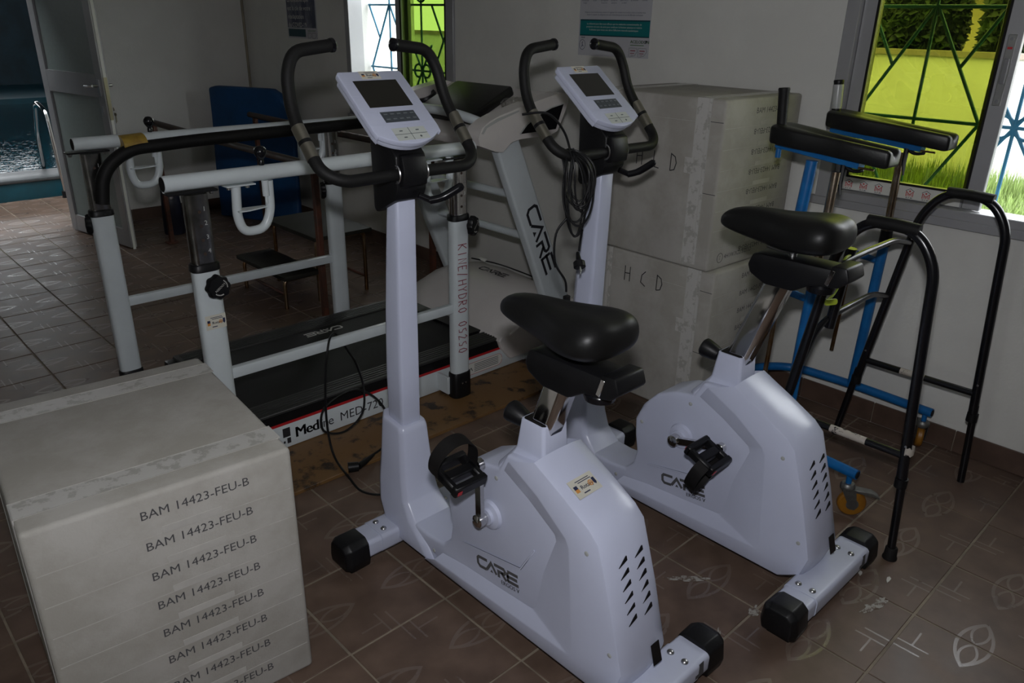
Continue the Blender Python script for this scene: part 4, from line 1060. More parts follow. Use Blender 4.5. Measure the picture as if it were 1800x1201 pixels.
for yy, s in ((YN, -1), (YF, 1)):
    mb = MB(); mb.xz([(2.76, .02), (2.93, .02), (2.96, .06), (2.94, .24), (2.88, .27), (2.80, .22)], yy-.03, yy+.06); mb.obj('front_foot', 'tread_white', T_, bevel=.012)
    MB().tube([(2.53, yy, .030), (2.62, yy-.004, .014), (2.78, yy, .016)], .012, n=10).obj('foot_skid', 'frame_white', T_)
    for xx in (2.60, 2.67): MB().span((xx, yy-.01, .0), (xx+.035, yy+.03, .06)).obj('lift_bracket', 'frame_white', T_)
    mb = MB(); mb.lathe([(.012, 0), (.024, .004), (.026, .016), (.020, .028), (.001, .030)], (2.745, yy-.03, .045), (0, -1, 0), 16); mb.obj('transport_knob', 'black_plastic', T_)
# console
cv = V((.44, 0, .20)).normalized(); Mc = frame((2.50, 2.96, 1.205), (0, -1, 0), cv)
mb = MB(); mb.prism([(p[0], p[1]) for p in rrect(.87, .46, .05, cy=.02)], Mc @ Matrix.Translation((0, 0, -.05)), .05); cons = mb.obj('console_panel', 'tread_white', T_, bevel=.012, seg=3)
MB().prism(rrect(.42, .30, .02, cx=-.04, cy=.04), Mc, .045).obj('display_block', 'black_vinyl', cons, bevel=.010)
MB().quad(Mc @ Matrix.Translation((0, 0, .0455)), -.21, -.103, .12, -.097, .0006).obj('display_trim', 'yellow_green', cons)
for s in (-1, 1):
    MB().lathe([(.055, 0), (.06, .01), (.055, .022), (.04, .02), (.03, .004), (.001, .004)], Mc @ V((s*.36-.02, .06, 0)), Mc.to_3x3() @ V((0, 0, 1)), 24).obj('cup_holder', 'black_plastic', cons)
sw = [(2.195, 1.118), (2.188, 1.150), (2.205, 1.190), (2.25, 1.216), (2.31, 1.236), (2.45, 1.268), (2.60, 1.297), (2.69, 1.312), (2.735, 1.300), (2.735, 1.268), (2.72, 1.235), (2.67, 1.145), (2.62, 1.128), (2.44, 1.128), (2.38, 1.118), (2.33, 1.080), (2.29, 1.085)]
wn = [(2.43, 1.150), (2.47, 1.185), (2.54, 1.222), (2.62, 1.248), (2.70, 1.262), (2.655, 1.155)]
for yy, s in ((YN-.045, 1), (YF+.045, -1)):
    ar = MB().xz(sw, yy, yy+.085*s).obj('console_arm', 'tread_white', T_)
    MB().xz(wn, yy-.004*s, yy+.01*s).obj('arm_window', 'black_gloss', ar)
    mb = MB(); c = [(2.43, 1.150), (2.47, 1.187), (2.54, 1.224), (2.62, 1.250), (2.702, 1.264)]
    mb.tube([V((p[0], yy-.001*s, p[1])) for p in c], .004, n=6); mb.obj('arm_window_trim', 'tread_grey', ar)
    MB().xz([(2.215, 1.165), (2.235, 1.19), (2.30, 1.213), (2.42, 1.245), (2.42, 1.252), (2.29, 1.224), (2.225, 1.197), (2.203, 1.168)], yy-.0012*s, yy+.01*s).obj('arm_stripe', 'tread_grey', ar)
MB().tube(smooth([(2.40, YN+.03, 1.13), (2.31, YN+.09, 1.195), (2.275, 2.80, 1.225), (2.27, 2.96, 1.228), (2.275, 3.12, 1.225), (2.31, YF-.09, 1.195), (2.40, YF-.03, 1.13)]), .021, n=16).obj('front_grab_bar', 'frame_white', T_)
rebase(T_)
# plastic bag left on the console
bg = MB(); rnd = random.Random(5); cbag = Mc @ V((.335, .05, .035)); rings = []
for i in range(9):
    t_ = i/8; rr = .062*math.sin(PI*(.08+.84*t_))**.6
    rings.append([cbag + V((.0, .10*(t_-.5)*-2*.9, .0)) + V((math.cos(2*PI*k/14)*rr*rnd.uniform(.75, 1.15)*1.1, 0, math.sin(2*PI*k/14)*rr*rnd.uniform(.6, 1.1)*.6)) for k in range(14)])
bg.loft(rings); o = bg.obj('plastic_bag', 'plastic_bag', flatshade=True); tag(o, 'crumpled clear plastic bag lying on the treadmill console', 'bag')

# plywood sheet under the treadmill
pl = MB().span((1.02, 2.245, .001), (2.50, 2.95, .016)).obj('plywood_sheet', 'board', bevel=.001, seg=1)
tag(pl, 'stained brown plywood sheet on the floor under the treadmill edge', 'board')

# ================================================================== grey cartons
BWd, BD, BH = .560, .660, .675         # x (printed face), y, z
def carton(label, loc, rotz, flip_rows, word, base_text, group='grey fibreboard cartons', top_tape=True):
    t = thing('carton', label, 'carton', loc, rotz, group)
    w, d, h = BWd/2, BD/2, BH
    mb = MB(); mb.span((-w, -d, 0), (w, d, h)); bd = mb.obj('carton_body', 'carton', t, bevel=.012, seg=3)
    # printed end (-y face): a line of print for every layer, with its pull slot
    F = frame((0, -d-.0003, 0), *FACE_MY); 
    n = 8; st = .080
    for k in range(n):
        z = h-.060-k*st
        fl_ = flip_rows and k > 0
        M = F @ Matrix.Translation((.055 if not fl_ else .055, z, .0))
        if fl_: M = M @ Matrix.Rotation(PI, 4, 'Z') @ Matrix.Translation((0, -.02, 0))
        MB().text('BAM 14423-FEU-B', .031, M, align='CENTER').obj('print_line', 'print_dark', t)
        if k < n-1: MB().quad(F @ Matrix.Translation((.05, z-.038, 0)), -.075, -.010, .055, .008, .0012).obj('pull_slot', 'carton_pale', t, bevel=.0005, seg=1)
        if k < n-1: MB().quad(F @ Matrix.Translation((0, z-.047, 0)), -w+.012, -.0008, w-.012, .0008, .0010).obj('layer_crease', 'carton_pale', t)
    if base_text:
        MB().text('4H1W/X22/5/21/D', .026, F @ Matrix.Translation((-.165, .040, 0))).obj('print_line', 'print_dark', t)
        MB().text('Max. H 60', .022, F @ Matrix.Translation((.02, .105, 0))).obj('print_line', 'print_dark', t)
        MB().tube([F @ V((-.195+.020*math.cos(a*PI/8), .048+.020*math.sin(a*PI/8), .0003)) for a in range(16)], .0011, n=4, loop=True).obj('print_ring', 'print_dark', t)
        MB().text('u\nn', .016, F @ Matrix.Translation((-.199, .051, 0)), line=.7).obj('print_line', 'print_dark', t)
    # clear tape down the two long edges of the -x face, over the top and back
    for i, (y0, y1) in enumerate(((-d+.060, -d+.130), (d-.130, d-.060))):
        mb = MB(); mb.span((-w-.0006, y0, .02), (-w+.002, y1, h+.0006)); mb.obj('tape', 'tape_clear', t)
        mb = MB()
        for q in (y0, y0+.014, y1-.002): mb.span((-w-.001, q, .02), (-w, q+.002, h))
        mb.obj('tape_edge', 'carton_pale', t)
        mb = MB(); mb.span((-w, y0, h-.001), (w, y1, h+.0006)); mb.obj('tape', 'tape_clear', t)
        mb = MB()
        for q in (y0, y1-.002): mb.span((-w, q, h), (w, q+.0025, h+.0012))
        mb.obj('tape_edge', 'carton_pale', t)
    if word:
        for i, c in enumerate(word):
            hw = MB(); hand(hw, c, frame((-w-.0008, .075 if word == 'HLD' else .125, .385 if word == 'HLD' else .540), (0, -1, -.02), (0, -.02, 1)) @ Matrix.Translation((i*.088, 0, 0)), .068, 1.08, .0040); hw.obj('handwritten_letter', 'ink', t)
        # worn creases running across the face
        for zz in (h-.085, h-.36):
            mb = MB(); mb.span((-w-.0006, -d+.002, zz), (-w, -d+.06, zz+.0025)); mb.obj('crease', 'print_dark', t)
        mb = MB(); mb.span((-w-.0005, -d+.10, h-.09), (-w, d-.02, h-.0885)); mb.obj('crease', 'carton_pale', t)
        mb = MB(); mb.prism(rrect(.060, .062, .003, cx=.20 - .0, cy=h-.26), frame((-w-.0012, .0, 0), (0, -1, 0), (0, 0, 1)), .0006); mb.obj('tape_patch', 'tape_clear', t)
    return t
carton('grey carton standing alone at the front left, printed end to the camera', (.470, 1.850, 0), math.radians(-5.0), False, '', False)
carton('lower grey carton of the stack by the window wall, marked HCD', (2.945, 1.925, 0), 0.0, False, 'HCD', False)
carton('upper grey carton of the stack by the window wall, marked HLD', (2.940, 1.950, BH+.002), math.radians(-1.5), True, 'HLD', True)
# paint smears, chips and scraps on the floor
def scrap(pts, h, m, label, cat, name, grp=None):
    mb = MB(); mb.prism(pts, frame((0, 0, .0006), (1, 0, 0), (0, 1, 0)), h); o = mb.obj(name, m); tag(o, label, cat, grp); return o
def blot(cx, cy, a, b, rot, n, seed):
    r = random.Random(seed); return [(cx + math.cos(rot)*a*math.cos(t)*k - math.sin(rot)*b*math.sin(t)*k, cy + math.sin(rot)*a*math.cos(t)*k + math.cos(rot)*b*math.sin(t)*k) for t, k in ((2*PI*i/n, r.uniform(.55, 1.1)) for i in range(n))]
for i, (cx, cy, a, b, rot, lab) in enumerate(((1.765, 1.02, .075, .014, -.75, 'pale dried paint smear on the tiles between the two bikes'), (1.60, .80, .07, .012, .5, 'thin dried paint smear on the tiles behind the near bike'),
        (1.79, .80, .03, .016, .2, 'small dried paint spot by the rear foot of the second bike'), (2.09, .565, .07, .018, -.2, 'wide dried paint smear at the rear foot of the second bike'),
        (2.53, 1.95, .03, .006, .9, 'small dried paint mark by the carton stack'), (1.40, 1.99, .022, .006, .9, 'small dried paint mark near the column of the first bike'))):
    scrap(blot(cx, cy, a, b, rot, 22, i), .0006, 'paint_spill', lab, 'paint smear', 'paint_smear', 'dried paint on the floor tiles')
scrap(blot(1.475, 4.72, .035, .02, .4, 7, 4), .010, 'debris', 'white plaster chip on the floor left of the steps', 'debris', 'plaster_chip')
scrap(blot(2.20, .66, .016, .010, .4, 6, 8), .003, 'debris', 'pale flake on the floor beside the rear foot of the second bike', 'debris', 'plaster_chip')
scrap(blot(2.235, .585, .020, .009, .2, 6, 9), .003, 'debris', 'pale flake on the floor by the walker tip', 'debris', 'plaster_chip')

# ================================================================== blue forearm-platform walker
w_ = thing('platform_walker', 'blue wheeled platform walker with two black forearm pads by the window', 'walker', (2.85, 1.15, 0))
zb = .172
MB().tube(fillet([(2.475, .825, zb), (2.51, 1.18, zb), (2.62, 1.50, zb), (2.80, 1.555, zb), (3.02, 1.555, zb), (3.165, 1.44, zb), (3.185, 1.16, zb), (3.165, .825, zb)], .12, 8), .0185, n=16).obj('base_frame', 'blue_paint', w_)
for xx in (2.475, 3.165): MB().tube([(xx, .826, zb), (xx, .8225, zb)], .0135, n=16).obj('tube_opening', 'rubber', w_)
def caster(x, y, zt, ang, brake):
    M = Matrix.Translation((x, y, 0)) @ Matrix.Rotation(ang, 4, 'Z')
    def C(mb): mb.bm.transform(M); return mb
    o = C(MB().cyl((0, 0, .118), (0, 0, zt), .010)).obj('caster_stem', 'blue_paint', w_)
    mb = MB(); mb.lathe([(.001, .128), (.020, .128), (.026, .120), (.026, .108), (.020, .100), (.001, .100)], (0, 0, 0), (0, 0, 1), 20)
    for s in (-1, 1): mb.prism([(-.022, .112), (.024, .112), (.034, .06), (.040, .045), (.030, .030), (.014, .036), (-.016, .095)], frame((0, s*.019-.0015, 0), (1, 0, 0), (0, 0, 1)), .003)
    cf = C(mb).obj('caster_fork', 'cast_metal', w_)
    C(MB().lathe([(.012, -.014), (.036, -.014), (.044, -.013), (.049, -.007), (.049, .007), (.044, .013), (.036, .014), (.012, .014)], (.024, 0, .049), (0, 1, 0), 28)).obj('wheel', 'caster', cf)
    C(MB().lathe([(.001, -.016), (.020, -.016), (.022, -.014), (.022, .014), (.020, .016), (.001, .016)], (.024, 0, .047), (0, 1, 0), 20)).obj('wheel_hub', 'cast_metal', cf)
    if brake: C(MB().prism([(.005, .112), (.085, .100), (.110, .086), (.112, .079), (.082, .088), (.005, .100)], frame((0, .017, 0), (1, 0, 0), (0, 0, 1)), .034)).obj('brake_pedal', 'cast_metal', cf, bevel=.002, seg=1)
caster(2.478, .850, zb, -.9, True); caster(3.166, .850, zb, .35, True)
caster(2.70, 1.50, zb, 1.9, False); caster(3.08, 1.52, zb, 1.5, False)
for xx, y0 in ((2.505, 1.125), (3.178, 1.165)):
    MB().tube([(xx, y0, zb), (xx, y0-.012, .815)], .0200, n=16).obj('upright', 'blue_paint', w_)
    MB().cyl((xx, y0-.012, .80), (xx, y0-.012, .865), .0230).obj('clamp_sleeve', 'black_plastic', w_)
    MB().tube([(xx, y0-.012, .80), (xx+(.02 if xx < 2.8 else -.02), y0-.012, 1.175)], .0148, n=14).obj('height_tube', 'chrome_worn', w_)
    MB().tube([(xx, y0+.095, .72), (xx+.02, y0+.075, 1.20)], .0195, n=16).obj('front_tube', 'blue_paint', w_) if xx < 2.8 else None
    MB().tube([(xx, y0+.10, .745), (xx, y0, .735)], .0135, n=14).obj('strut', 'blue_paint', w_)
    MB().tube([(xx, y0+.105, .72), (xx, y0+.115, .30)], .0085, n=10).obj('push_rod', 'bronze', w_)
    MB().cyl((xx, y0+.10, .70), (xx, y0+.10, .745), .013).obj('rod_socket', 'blue_paint', w_)
    mb = MB(); mb.lathe([(.016, 0), (.016, .02), (.008, .026), (.001, .026)], (xx-.008, y0+.10, .745), (-.7, .6, .1), 14); mb.obj('adjust_knob', 'blue_paint', w_)
def pad(cx, y0, y1, z, lab):
    """padded forearm trough, wider at the hand end"""
    rings = []
    for yy, hw, dip in ((y0, .044, .024), (y0+.012, .050, .026), (y0+.16, .055, .026), (y0+.24, .060, .018), (y0+.30, .074, .008), (y1-.04, .080, .003), (y1-.012, .074, .0), (y1, .056, .0)):
        zt = z + (yy-y0)*.10; e = .006 if yy in (y0, y1) else 0
        top = []
        for k in range(9):
            u = -1+2*k/8; top.append(V((cx+u*hw, yy, zt+.066-e-dip*math.exp(-(u/.42)**2)-.008*abs(u)**6)))
        rings.append(top + [V((cx+hw*.96, yy, zt+.004+e)), V((cx-hw*.96, yy, zt+.004+e))])
    o = MB().loft(rings).obj('forearm_pad', 'black_vinyl', w_, bevel=.006, seg=2, ang=25)
    MB().bar((cx, y0+.10, z+.0), (cx, y1-.01, z+.034), .052, .020).obj('pad_bracket', 'blue_paint', w_, bevel=.002, seg=1)
    return o
for cx, y0, y1, z in ((2.575, .955, 1.365, 1.198), (3.120, .965, 1.430, 1.200)):
    pad(cx, y0, y1, z, '')
    MB().tube([(cx-.02, y0+.05, z-.006), (cx-.02, y0+.13, z-.004), (cx-.02, y0+.16, z+.006)], .0035, n=8).obj('release_wire', 'bronze', w_)
    mb = MB(); mb.tube(smooth([(cx-.015, y0+.16, z), (cx-.015, y0+.12, z-.018), (cx-.015, y0+.085, z-.012)]), [.007]*6+[.006]*6+[.003], n=10); mb.obj('release_lever', 'black_plastic', w_)
    mb = MB(); mb.tube([(cx-.02, y0+.15, z-.002), (cx-.022, y0+.15, z-.06), (cx-.03, y0+.14, z-.10)], [.010, .008, .003], n=8); mb.obj('lock_lever', 'black_plastic', w_)
    gy, gx = y1-.02, cx-.012
    g = MB().lathe([(.017, -.02), (.0165, .03), (.0175, .11), (.0185, .150), (.020, .157), (.018, .162), (.001, .163)], (gx, gy, z+.06), (0, .08, 1), 18).obj('hand_grip', 'black_foam' if cx < 2.8 else 'black_plastic', w_)
    MB().cyl((gx, gy, z-.01), (gx, gy, z+.07), .010).obj('grip_stem', 'blue_paint', g)
    if cx > 2.8: MB().lathe([(.0185, .055), (.0195, .065), (.0205, .140), (.0195, .145)], (gx, gy, z+.06), (0, .08, 1), 18).obj('grip_sleeve', 'tread_grey', g)
rebase(w_)

# ================================================================== black folding walker
b_ = thing('walking_frame', 'black metal folding walking frame with chipped paint, right of the bikes', 'walker', (2.70, .86, 0))
def side(x, lean):
    q = lambda y, z: V((x+lean*(z-.5), y, z))
    path = fillet([q(.652, .30), q(.700, .985), q(.770, 1.078), q(.915, 1.080), q(.985, .985), q(1.085, .30)], [0, .10, .09, .09, .10, 0], 8)
    MB().tube(path, .0160, n=16).obj('side_tube', 'black_paint', b_)
    g = MB().tube([q(.762, 1.0765), q(.835, 1.081), q(.912, 1.0795)], .0192, n=16).obj('hand_grip', 'black_foam', b_)
    for (ya, za, yb, zb_) in ((.650, .28, .629, .0), (1.088, .28, 1.130, .0)):
        MB().tube([q(ya, za+.05), q(yb, .012)], .0132, n=14).obj('leg', 'black_paint', b_)
        a = q(ya, za); c = MB().tube([a+V((0, 0, .018)), a-V((0, 0, .014))], .0195, n=16).obj('leg_collar', 'black_plastic', b_)
        pb = q(yb, 0)
        if x < 2.6: MB().lathe([(.023, 0), (.023, .006), (.020, .012), (.019, .040), (.016, .044), (.001, .044)], (pb.x, pb.y, 0), (0, 0, 1), 18).obj('rubber_tip', 'rubber', b_)
    MB().tube([q(.660, .375), q(1.073, .375)], .0125, n=14).obj('brace', 'black_paint', b_)
    MB().tube([q(.78 if x < 2.6 else .84, .375), q(.90 if x < 2.6 else .93, .375)], .0129, n=14).obj('bare_patch', 'chipped', b_)
    for yy, zz in ((.657, .415), (1.070, .42)): MB().lathe([(.004, 0), (.004, .002), (.001, .0025)], q(yy, zz)+V((-.0157, 0, 0)), (-1, 0, 0), 10).obj('button', 'steel', b_)
    mb = MB(); rr = []
    for k, (dz, amp) in enumerate(((.012, .004), (-.006, .0), (-.014, .004))):
        c = q(.651, .40) + V((0, 0, dz)); rr.append([c + V((math.cos(2*PI*j/16)*.0168, math.sin(2*PI*j/16)*.0168, math.sin(j*2.3)*amp)) for j in range(16)])
    mb.loft(rr, cap=False)
    if x < 2.6: mb.obj('tape_band', 'chipped', b_)
side(2.350, .0); side(3.005, .0)
q0, q1 = V((2.355, 1.018, .800)), V((3.0, 1.000, .900))
MB().tube(fillet([(2.362, 1.003, .845), (2.42, 1.00, .905), (2.55, .985, .925), (2.80, .985, .925), (2.985, .998, .880)], .06), .0110, n=14).obj('front_bar', 'black_paint', b_)
MB().tube(fillet([(2.362, 1.045, .56), (2.45, 1.045, .68), (2.56, 1.02, .715), (2.80, 1.02, .715), (2.99, 1.035, .66)], .06), .0110, n=14).obj('front_bar', 'black_paint', b_)
MB().tube([(2.50, 1.005, .945), (2.50, 1.030, .66)], .0175, n=16).obj('fold_sleeve', 'black_paint', b_)
mb = MB(); mb.tube(smooth([(2.49, 1.0, .925), (2.45, 1.0, .92), (2.43, 1.0, .88), (2.44, 1.0, .83), (2.40, 1.0, .80), (2.36, 1.005, .79)]), .0045, n=8); mb.obj('fold_spring', 'yellow_green', b_)
MB().tube([(2.445, .998, .90), (2.432, .998, .865)], .0085, n=10).obj('spring_sleeve', 'white_print', b_)
mb = MB(); mb.prism(rrect(.050, .020, .009), frame((2.365, .985, .795), (.9, -.4, 0), (.1, .2, .97)), .005); mb.obj('release_tab', 'yellow_green', b_, bevel=.001, seg=1)
mb = MB(); mb.tube([(2.985+.014*math.cos(a*PI/8)-.01, .985, .905+.008*math.sin(a*PI/8)) for a in range(16)], .0015, n=6, loop=True); mb.obj('wire_clip', 'steel', b_)
rebase(b_)

# ================================================================== background: rusty bars, steps, mat, bolster
r_ = thing('parallel_bars', 'old rusty parallel bars with dark padded rails in the far corner', 'parallel bars', (2.45, 4.8, 0))
for xx in (2.06, 2.83):
    MB().tube([(xx, 5.98, .885), (xx, 4.8, .880), (xx, 3.58, .888)], .021, n=16).obj('rail', 'dark_brown', r_)
    for yy, lean in ((5.89, .0), (3.67, .0)):
        MB().bar((xx, yy, 0.0), (xx, yy, .87), .032, .032, up=(1, 0, 0)).obj('post', 'rust', r_, bevel=.003, seg=1)
for xx in (2.06, 2.83):
    for yy in (5.89, 3.67): MB().box((xx, yy, .005), (.08, .08, .010)).obj('foot_plate', 'rust', r_, bevel=.002, seg=1)
rebase(r_)
s_ = thing('step_stool', 'two-step exercise stairs with dark worn treads and rusty tube legs', 'steps', (2.28, 4.2, 0))
MB().span((1.985, 3.98, .185), (2.22, 4.60, .210)).obj('lower_tread', 'step_top', s_, bevel=.004)
MB().span((2.20, 3.98, .385), (2.60, 4.60, .410)).obj('upper_tread', 'step_top', s_, bevel=.004)
for yy in (4.03, 4.55):
    MB().tube(fillet([(2.01, yy, 0), (2.01, yy, .178), (2.235, yy, .178), (2.235, yy, .378), (2.57, yy, .378), (2.57, yy, 0)], .035, 5), .0115, n=12).obj('leg_frame', 'bronze', s_)
    MB().tube([(2.235, yy, .18), (2.235, yy, 0)], .0115, n=12).obj('leg', 'bronze', s_)
for xx in (2.01, 2.57): MB().tube([(xx, 4.03, .09), (xx, 4.55, .09)], .009, n=10).obj('stretcher', 'rust', s_)
rebase(s_)
m_ = thing('gym_mat', 'folded blue gym mat propped upright in the far corner', 'mat', (2.95, 6.05, 0))
def slab(p, q, z0, z1, th, lean, wob, seed):
    rnd = random.Random(seed); p, q = V(p), V(q); d = (q-p).normalized(); nrm = V((-d.y, d.x, 0)); nrm = nrm if nrm.x+nrm.y > 0 else -nrm
    L = (q-p).length; rings = []
    n = 12; m = 10
    for i in range(n+1):
        s = i/n; e = 1-abs(2*s-1)**8
        ring = []
        hh = z1*(1 - .10*max(0, s-.72)/.28*max(0, s-.72)/.28*2.2 - (.015 if s < .05 else 0))
        for j in range(m+1):
            z = z0+(hh-z0)*j/m; b = wob*math.sin(3*s*PI+j*.9+seed)
            ring.append(p + d*(L*s) + nrm*(lean*(z/z1)+b) + V((0, 0, z)))
        for j in range(m, -1, -1):
            z = z0+(hh-z0)*j/m; b = wob*math.sin(2*s*PI+j*.7+seed)
            ring.append(p + d*(L*s) + nrm*(lean*(z/z1)+b+th*(.55+.45*e)) + V((0, 0, z-(.02 if j in (0, m) else 0)*0)))
        rings.append(ring)
    return MB().loft(rings)
slab((2.70, 6.48, 0), (3.05, 5.74, 0), .0, 1.07, .085, .05, .005, 1).obj('front_layer', 'blue_mat', m_, bevel=.02, seg=3, ang=40)
slab((2.80, 6.53, 0), (3.12, 5.95, 0), .0, 1.04, .05, .035, .003, 2).obj('rear_layer', 'blue_mat', m_, bevel=.02, seg=3, ang=40)
rebase(m_)
o = MB().lathe([(.001, 0), (.075, 0), (.080, .01), (.074, .20), (.062, .36), (.052, .375), (.001, .38)], (2.19, 6.16, 0), (0, 0, 1), 24).obj('bolster', 'navy')
tag(o, 'navy blue cushion roll standing behind the rusty bars post', 'cushion')

# ================================================================== posters
def poster(name, label, y1, y0, z0, z1):
    o = MB().span((X_R-.0012, y0, z0), (X_R-.0002, y1, z1)).obj(name, 'poster_paper'); tag(o, label, 'poster'); return o
F = frame((X_R-.0014, 2.922, 1.448), *FACE_MX)      # x grows to the viewer's right
W2 = .462
p2 = poster('wall_poster', 'pale health poster with teal band and printed columns on the window wall', 2.922, 2.460, 1.448, 2.06)
MB().quad(F, 0.008, .098, W2-.004, .172, .0002).obj('teal_band', 'teal', p2)
mb = MB(); mb.quad(F, 0.008, .168, W2-.004, .174, .0003); mb.quad(F, .008, .095, W2-.004, .100, .0003); mb.obj('band_edge', 'teal_dark', p2)
cols = ['teal', 'teal_dark', 'olive', 'teal', 'teal_dark', 'olive', 'teal']
def fresh(x): return F @ Matrix.Translation((x, 0, 0))
for i, c in enumerate(cols):
    x0 = .012 + i*.063
    MB().prism([(x0, .325), (x0+.058, .325), (x0+.074, .372), (x0+.016, .372)], F, .0003).obj('header_tab', c, p2)
    MB().tube([F @ V((x0+.036+.016*math.cos(a*PI/8), .349+.016*math.sin(a*PI/8), .0004)) for a in range(16)], .0008, n=4, loop=True).obj('tab_icon', 'white_print', p2)
colt = ['Mettez-vous\nà l\'aise et\ninstallez un\nlieu calme où\nvous pouvez\nbouger', 'Préparez-vous\navec une\ntenue\nadaptée et\nsouple', 'Assurez-vous\nque votre\nconnexion est\nbonne et\nque l\'appareil\nfonctionne', 'Ayez à côté\nune chaise,\nun tapis,\nde l\'eau\nEcrivez vos\nquestions',
        'Demandez-lui\nce qu\'il faut\nfaire avant\nla séance et\naprès celle-ci\nen détail', 'Un proche peut\nvous aider à\ntenir la\ncaméra pendant\nles exercices', 'Faites une\nliste des\nquestions\nque vous\nposerez']
mb = MB()
for i, s in enumerate(colt): mb.text(s, .0092, F @ Matrix.Translation((.035+i*.0635, .305, .0002)), align='CENTER', line=1.22)
mb.text("Préparez votre rendez-vous comme s'il s'agissait d'un rendez-vous en face à face et assurez-vous\nd'avoir le numéro de téléphone de votre kinésithérapeute en cas de difficultés techniques", .0100, F @ Matrix.Translation((W2/2, .205, .0002)), align='CENTER', line=1.15)
mb.text('www.world.physio/wptday\n#worldptday', .0125, F @ Matrix.Translation((.19, .056, .0002)), align='CENTER', line=1.2)
mb.obj('poster_text', 'navy_print', p2)
mb = MB(); mb.text("La télésanté peut être aussi efficace que les méthodes conventionnelles de\nprestation de soins de santé pour améliorer la fonction physique et réduire\nla douleur pour toute une série d'affections musculo-squelettiques", .0118, F @ Matrix.Translation((W2/2, .150, .0005)), align='CENTER', line=1.2); mb.obj('band_text', 'white_print', p2)
mb = MB(); mb.text('ACELODON', .021, F @ Matrix.Translation((.345, .068, .0002)), bold=.0006); mb.quad(F, .345, .058, .43, .061, .0003); mb.obj('sponsor_name', 'green_print', p2)
mb = MB(); mb.text('P', .021, F @ Matrix.Translation((.437, .068, .0002)), bold=.001); mb.text('TKAP', .011, F @ Matrix.Translation((.017, .083, .0002)), bold=.0003)
mb.tube([F @ V((.028+.020*math.cos(a*PI/10), .052+.024*math.sin(a*PI/10), .0004)) for a in range(20)], .0011, n=4, loop=True); mb.stroke([(.022, .040), (.028, .050), (.026, .062), (.032, .066)], .003, F); mb.stroke([(.028, .050), (.036, .044)], .003, F); mb.obj('emblem', 'navy_print', p2)
for x0 in (.340, .398):
    MB().stroke([(x0, .004), (x0, .046), (x0+.048, .046), (x0+.052, .030), (x0+.035, .010), (x0+.005, .004)], .0012, F).obj('sponsor_box', 'print_dark', p2)
    mb = MB(); mb.quad(F, x0+.008, .032, x0+.040, .036, .0003); mb.quad(F, x0+.008, .020, x0+.034, .023, .0003); mb.quad(F, x0+.012, .012, x0+.028, .0135, .0003); mb.obj('sponsor_text', 'red_ink', p2)
# darker poster in the corner
mat('poster_blue', (.045, .055, .095), .5, col2=(.20, .20, .24), scale=7, stretch=(1, 1, .35), lo=.45, hi=.62)
p1 = poster('wall_poster', 'dark blue photo poster with white lettering near the far corner', 6.02, 5.57, 1.445, 2.06)
F1 = frame((X_R-.0014, 6.02, 1.445), *FACE_MX)
MB().quad(F1, .006, .078, .436, .606, .0002).obj('photo', 'poster_blue', p1)
mb = MB(); mb.text("La kinésithérapie\nest la clé de votre\nréadaptation\ndu COVID-19", .048, F1 @ Matrix.Translation((.02, .262, .0004)), line=1.25); mb.obj('poster_text', 'white_print', p1)
MB().quad(F1, .012, .012, .275, .068, .0002).obj('teal_band', 'teal_dark', p1)
mb = MB(); mb.text('ACELODON P', .018, F1 @ Matrix.Translation((.31, .052, .0002)), bold=.0004); mb.obj('sponsor_name', 'green_print', p1)
mb = MB(); mb.stroke([(.305, .006), (.305, .042), (.355, .042), (.36, .02), (.34, .006), (.305, .006)], .002, F1); mb.stroke([(.372, .006), (.372, .042), (.425, .042), (.43, .02), (.41, .006), (.372, .006)], .002, F1); mb.obj('sponsor_box', 'print_dark', p1)

# dirty scuff line on the door wall, wall socket behind the treadmill
k = thing('wall_socket', 'white wall socket plate behind the treadmill', 'socket', (X_R-.01, 4.62, .40))
MB().span((X_R-.010, 4.58, .36), (X_R, 4.66, .44)).obj('socket_plate', 'white_print', k, bevel=.003)
MB().lathe([(.022, 0), (.020, .002), (.001, .001)], (X_R-.010, 4.62, .40), (-1, 0, 0), 20).obj('socket_well', 'tread_grey', k); rebase(k)

# ================================================================== cables
def schuko(o, d, parent):
    o, d = V(o), V(d).normalized()
    mb = MB(); mb.lathe([(.004, -.035), (.006, -.03), (.009, -.008), (.019, .0), (.0195, .018), (.017, .020), (.001, .020)], o, d, 18); pg = mb.obj('plug', 'black_plastic', parent)
    u = d.orthogonal().normalized()
    for s in (-1, 1): MB().cyl(o+d*.018+u*s*.0095, o+d*.038+u*s*.0095, .0024, n=10).obj('prong', 'steel', pg)
c1 = thing('power_cord', 'coiled black power cord hanging on the handlebar of the second bike', 'cord', (1.80, 1.64, 1.05))
cx, cy = 1.800, 1.585
rnd = random.Random(11); pts = []
for i in range(9):
    a = rnd.uniform(.022, .066); b = rnd.uniform(.075, .135); oy = rnd.uniform(-.016, .016); ph = rnd.uniform(-.45, .45); zc_ = 1.245 - b + rnd.uniform(-.010, .010)
    for k in range(16):
        t_ = 2*PI*k/16 + PI/2; x_, z_ = a*math.cos(t_), b*math.sin(t_)
        pts.append(V((cx + (x_*math.cos(ph)-z_*math.sin(ph)*.5)*.7, cy + oy + .05*math.sin(t_)**4*(1 if z_ > 0 else 0) - x_*.7, zc_ + z_ + x_*math.sin(ph))))
MB().tube(smooth(pts, 3), .0034, n=8).obj('coil', 'black_plastic', c1)
MB().tube(smooth([(cx, cy-.02, 1.01), (cx+.005, cy-.01, .97), (cx-.004, cy-.015, .94)]), .0038, n=8).obj('plug_lead', 'black_plastic', c1)
schuko((cx-.005, cy-.018, .905), (-.35, -.55, -.75), c1)
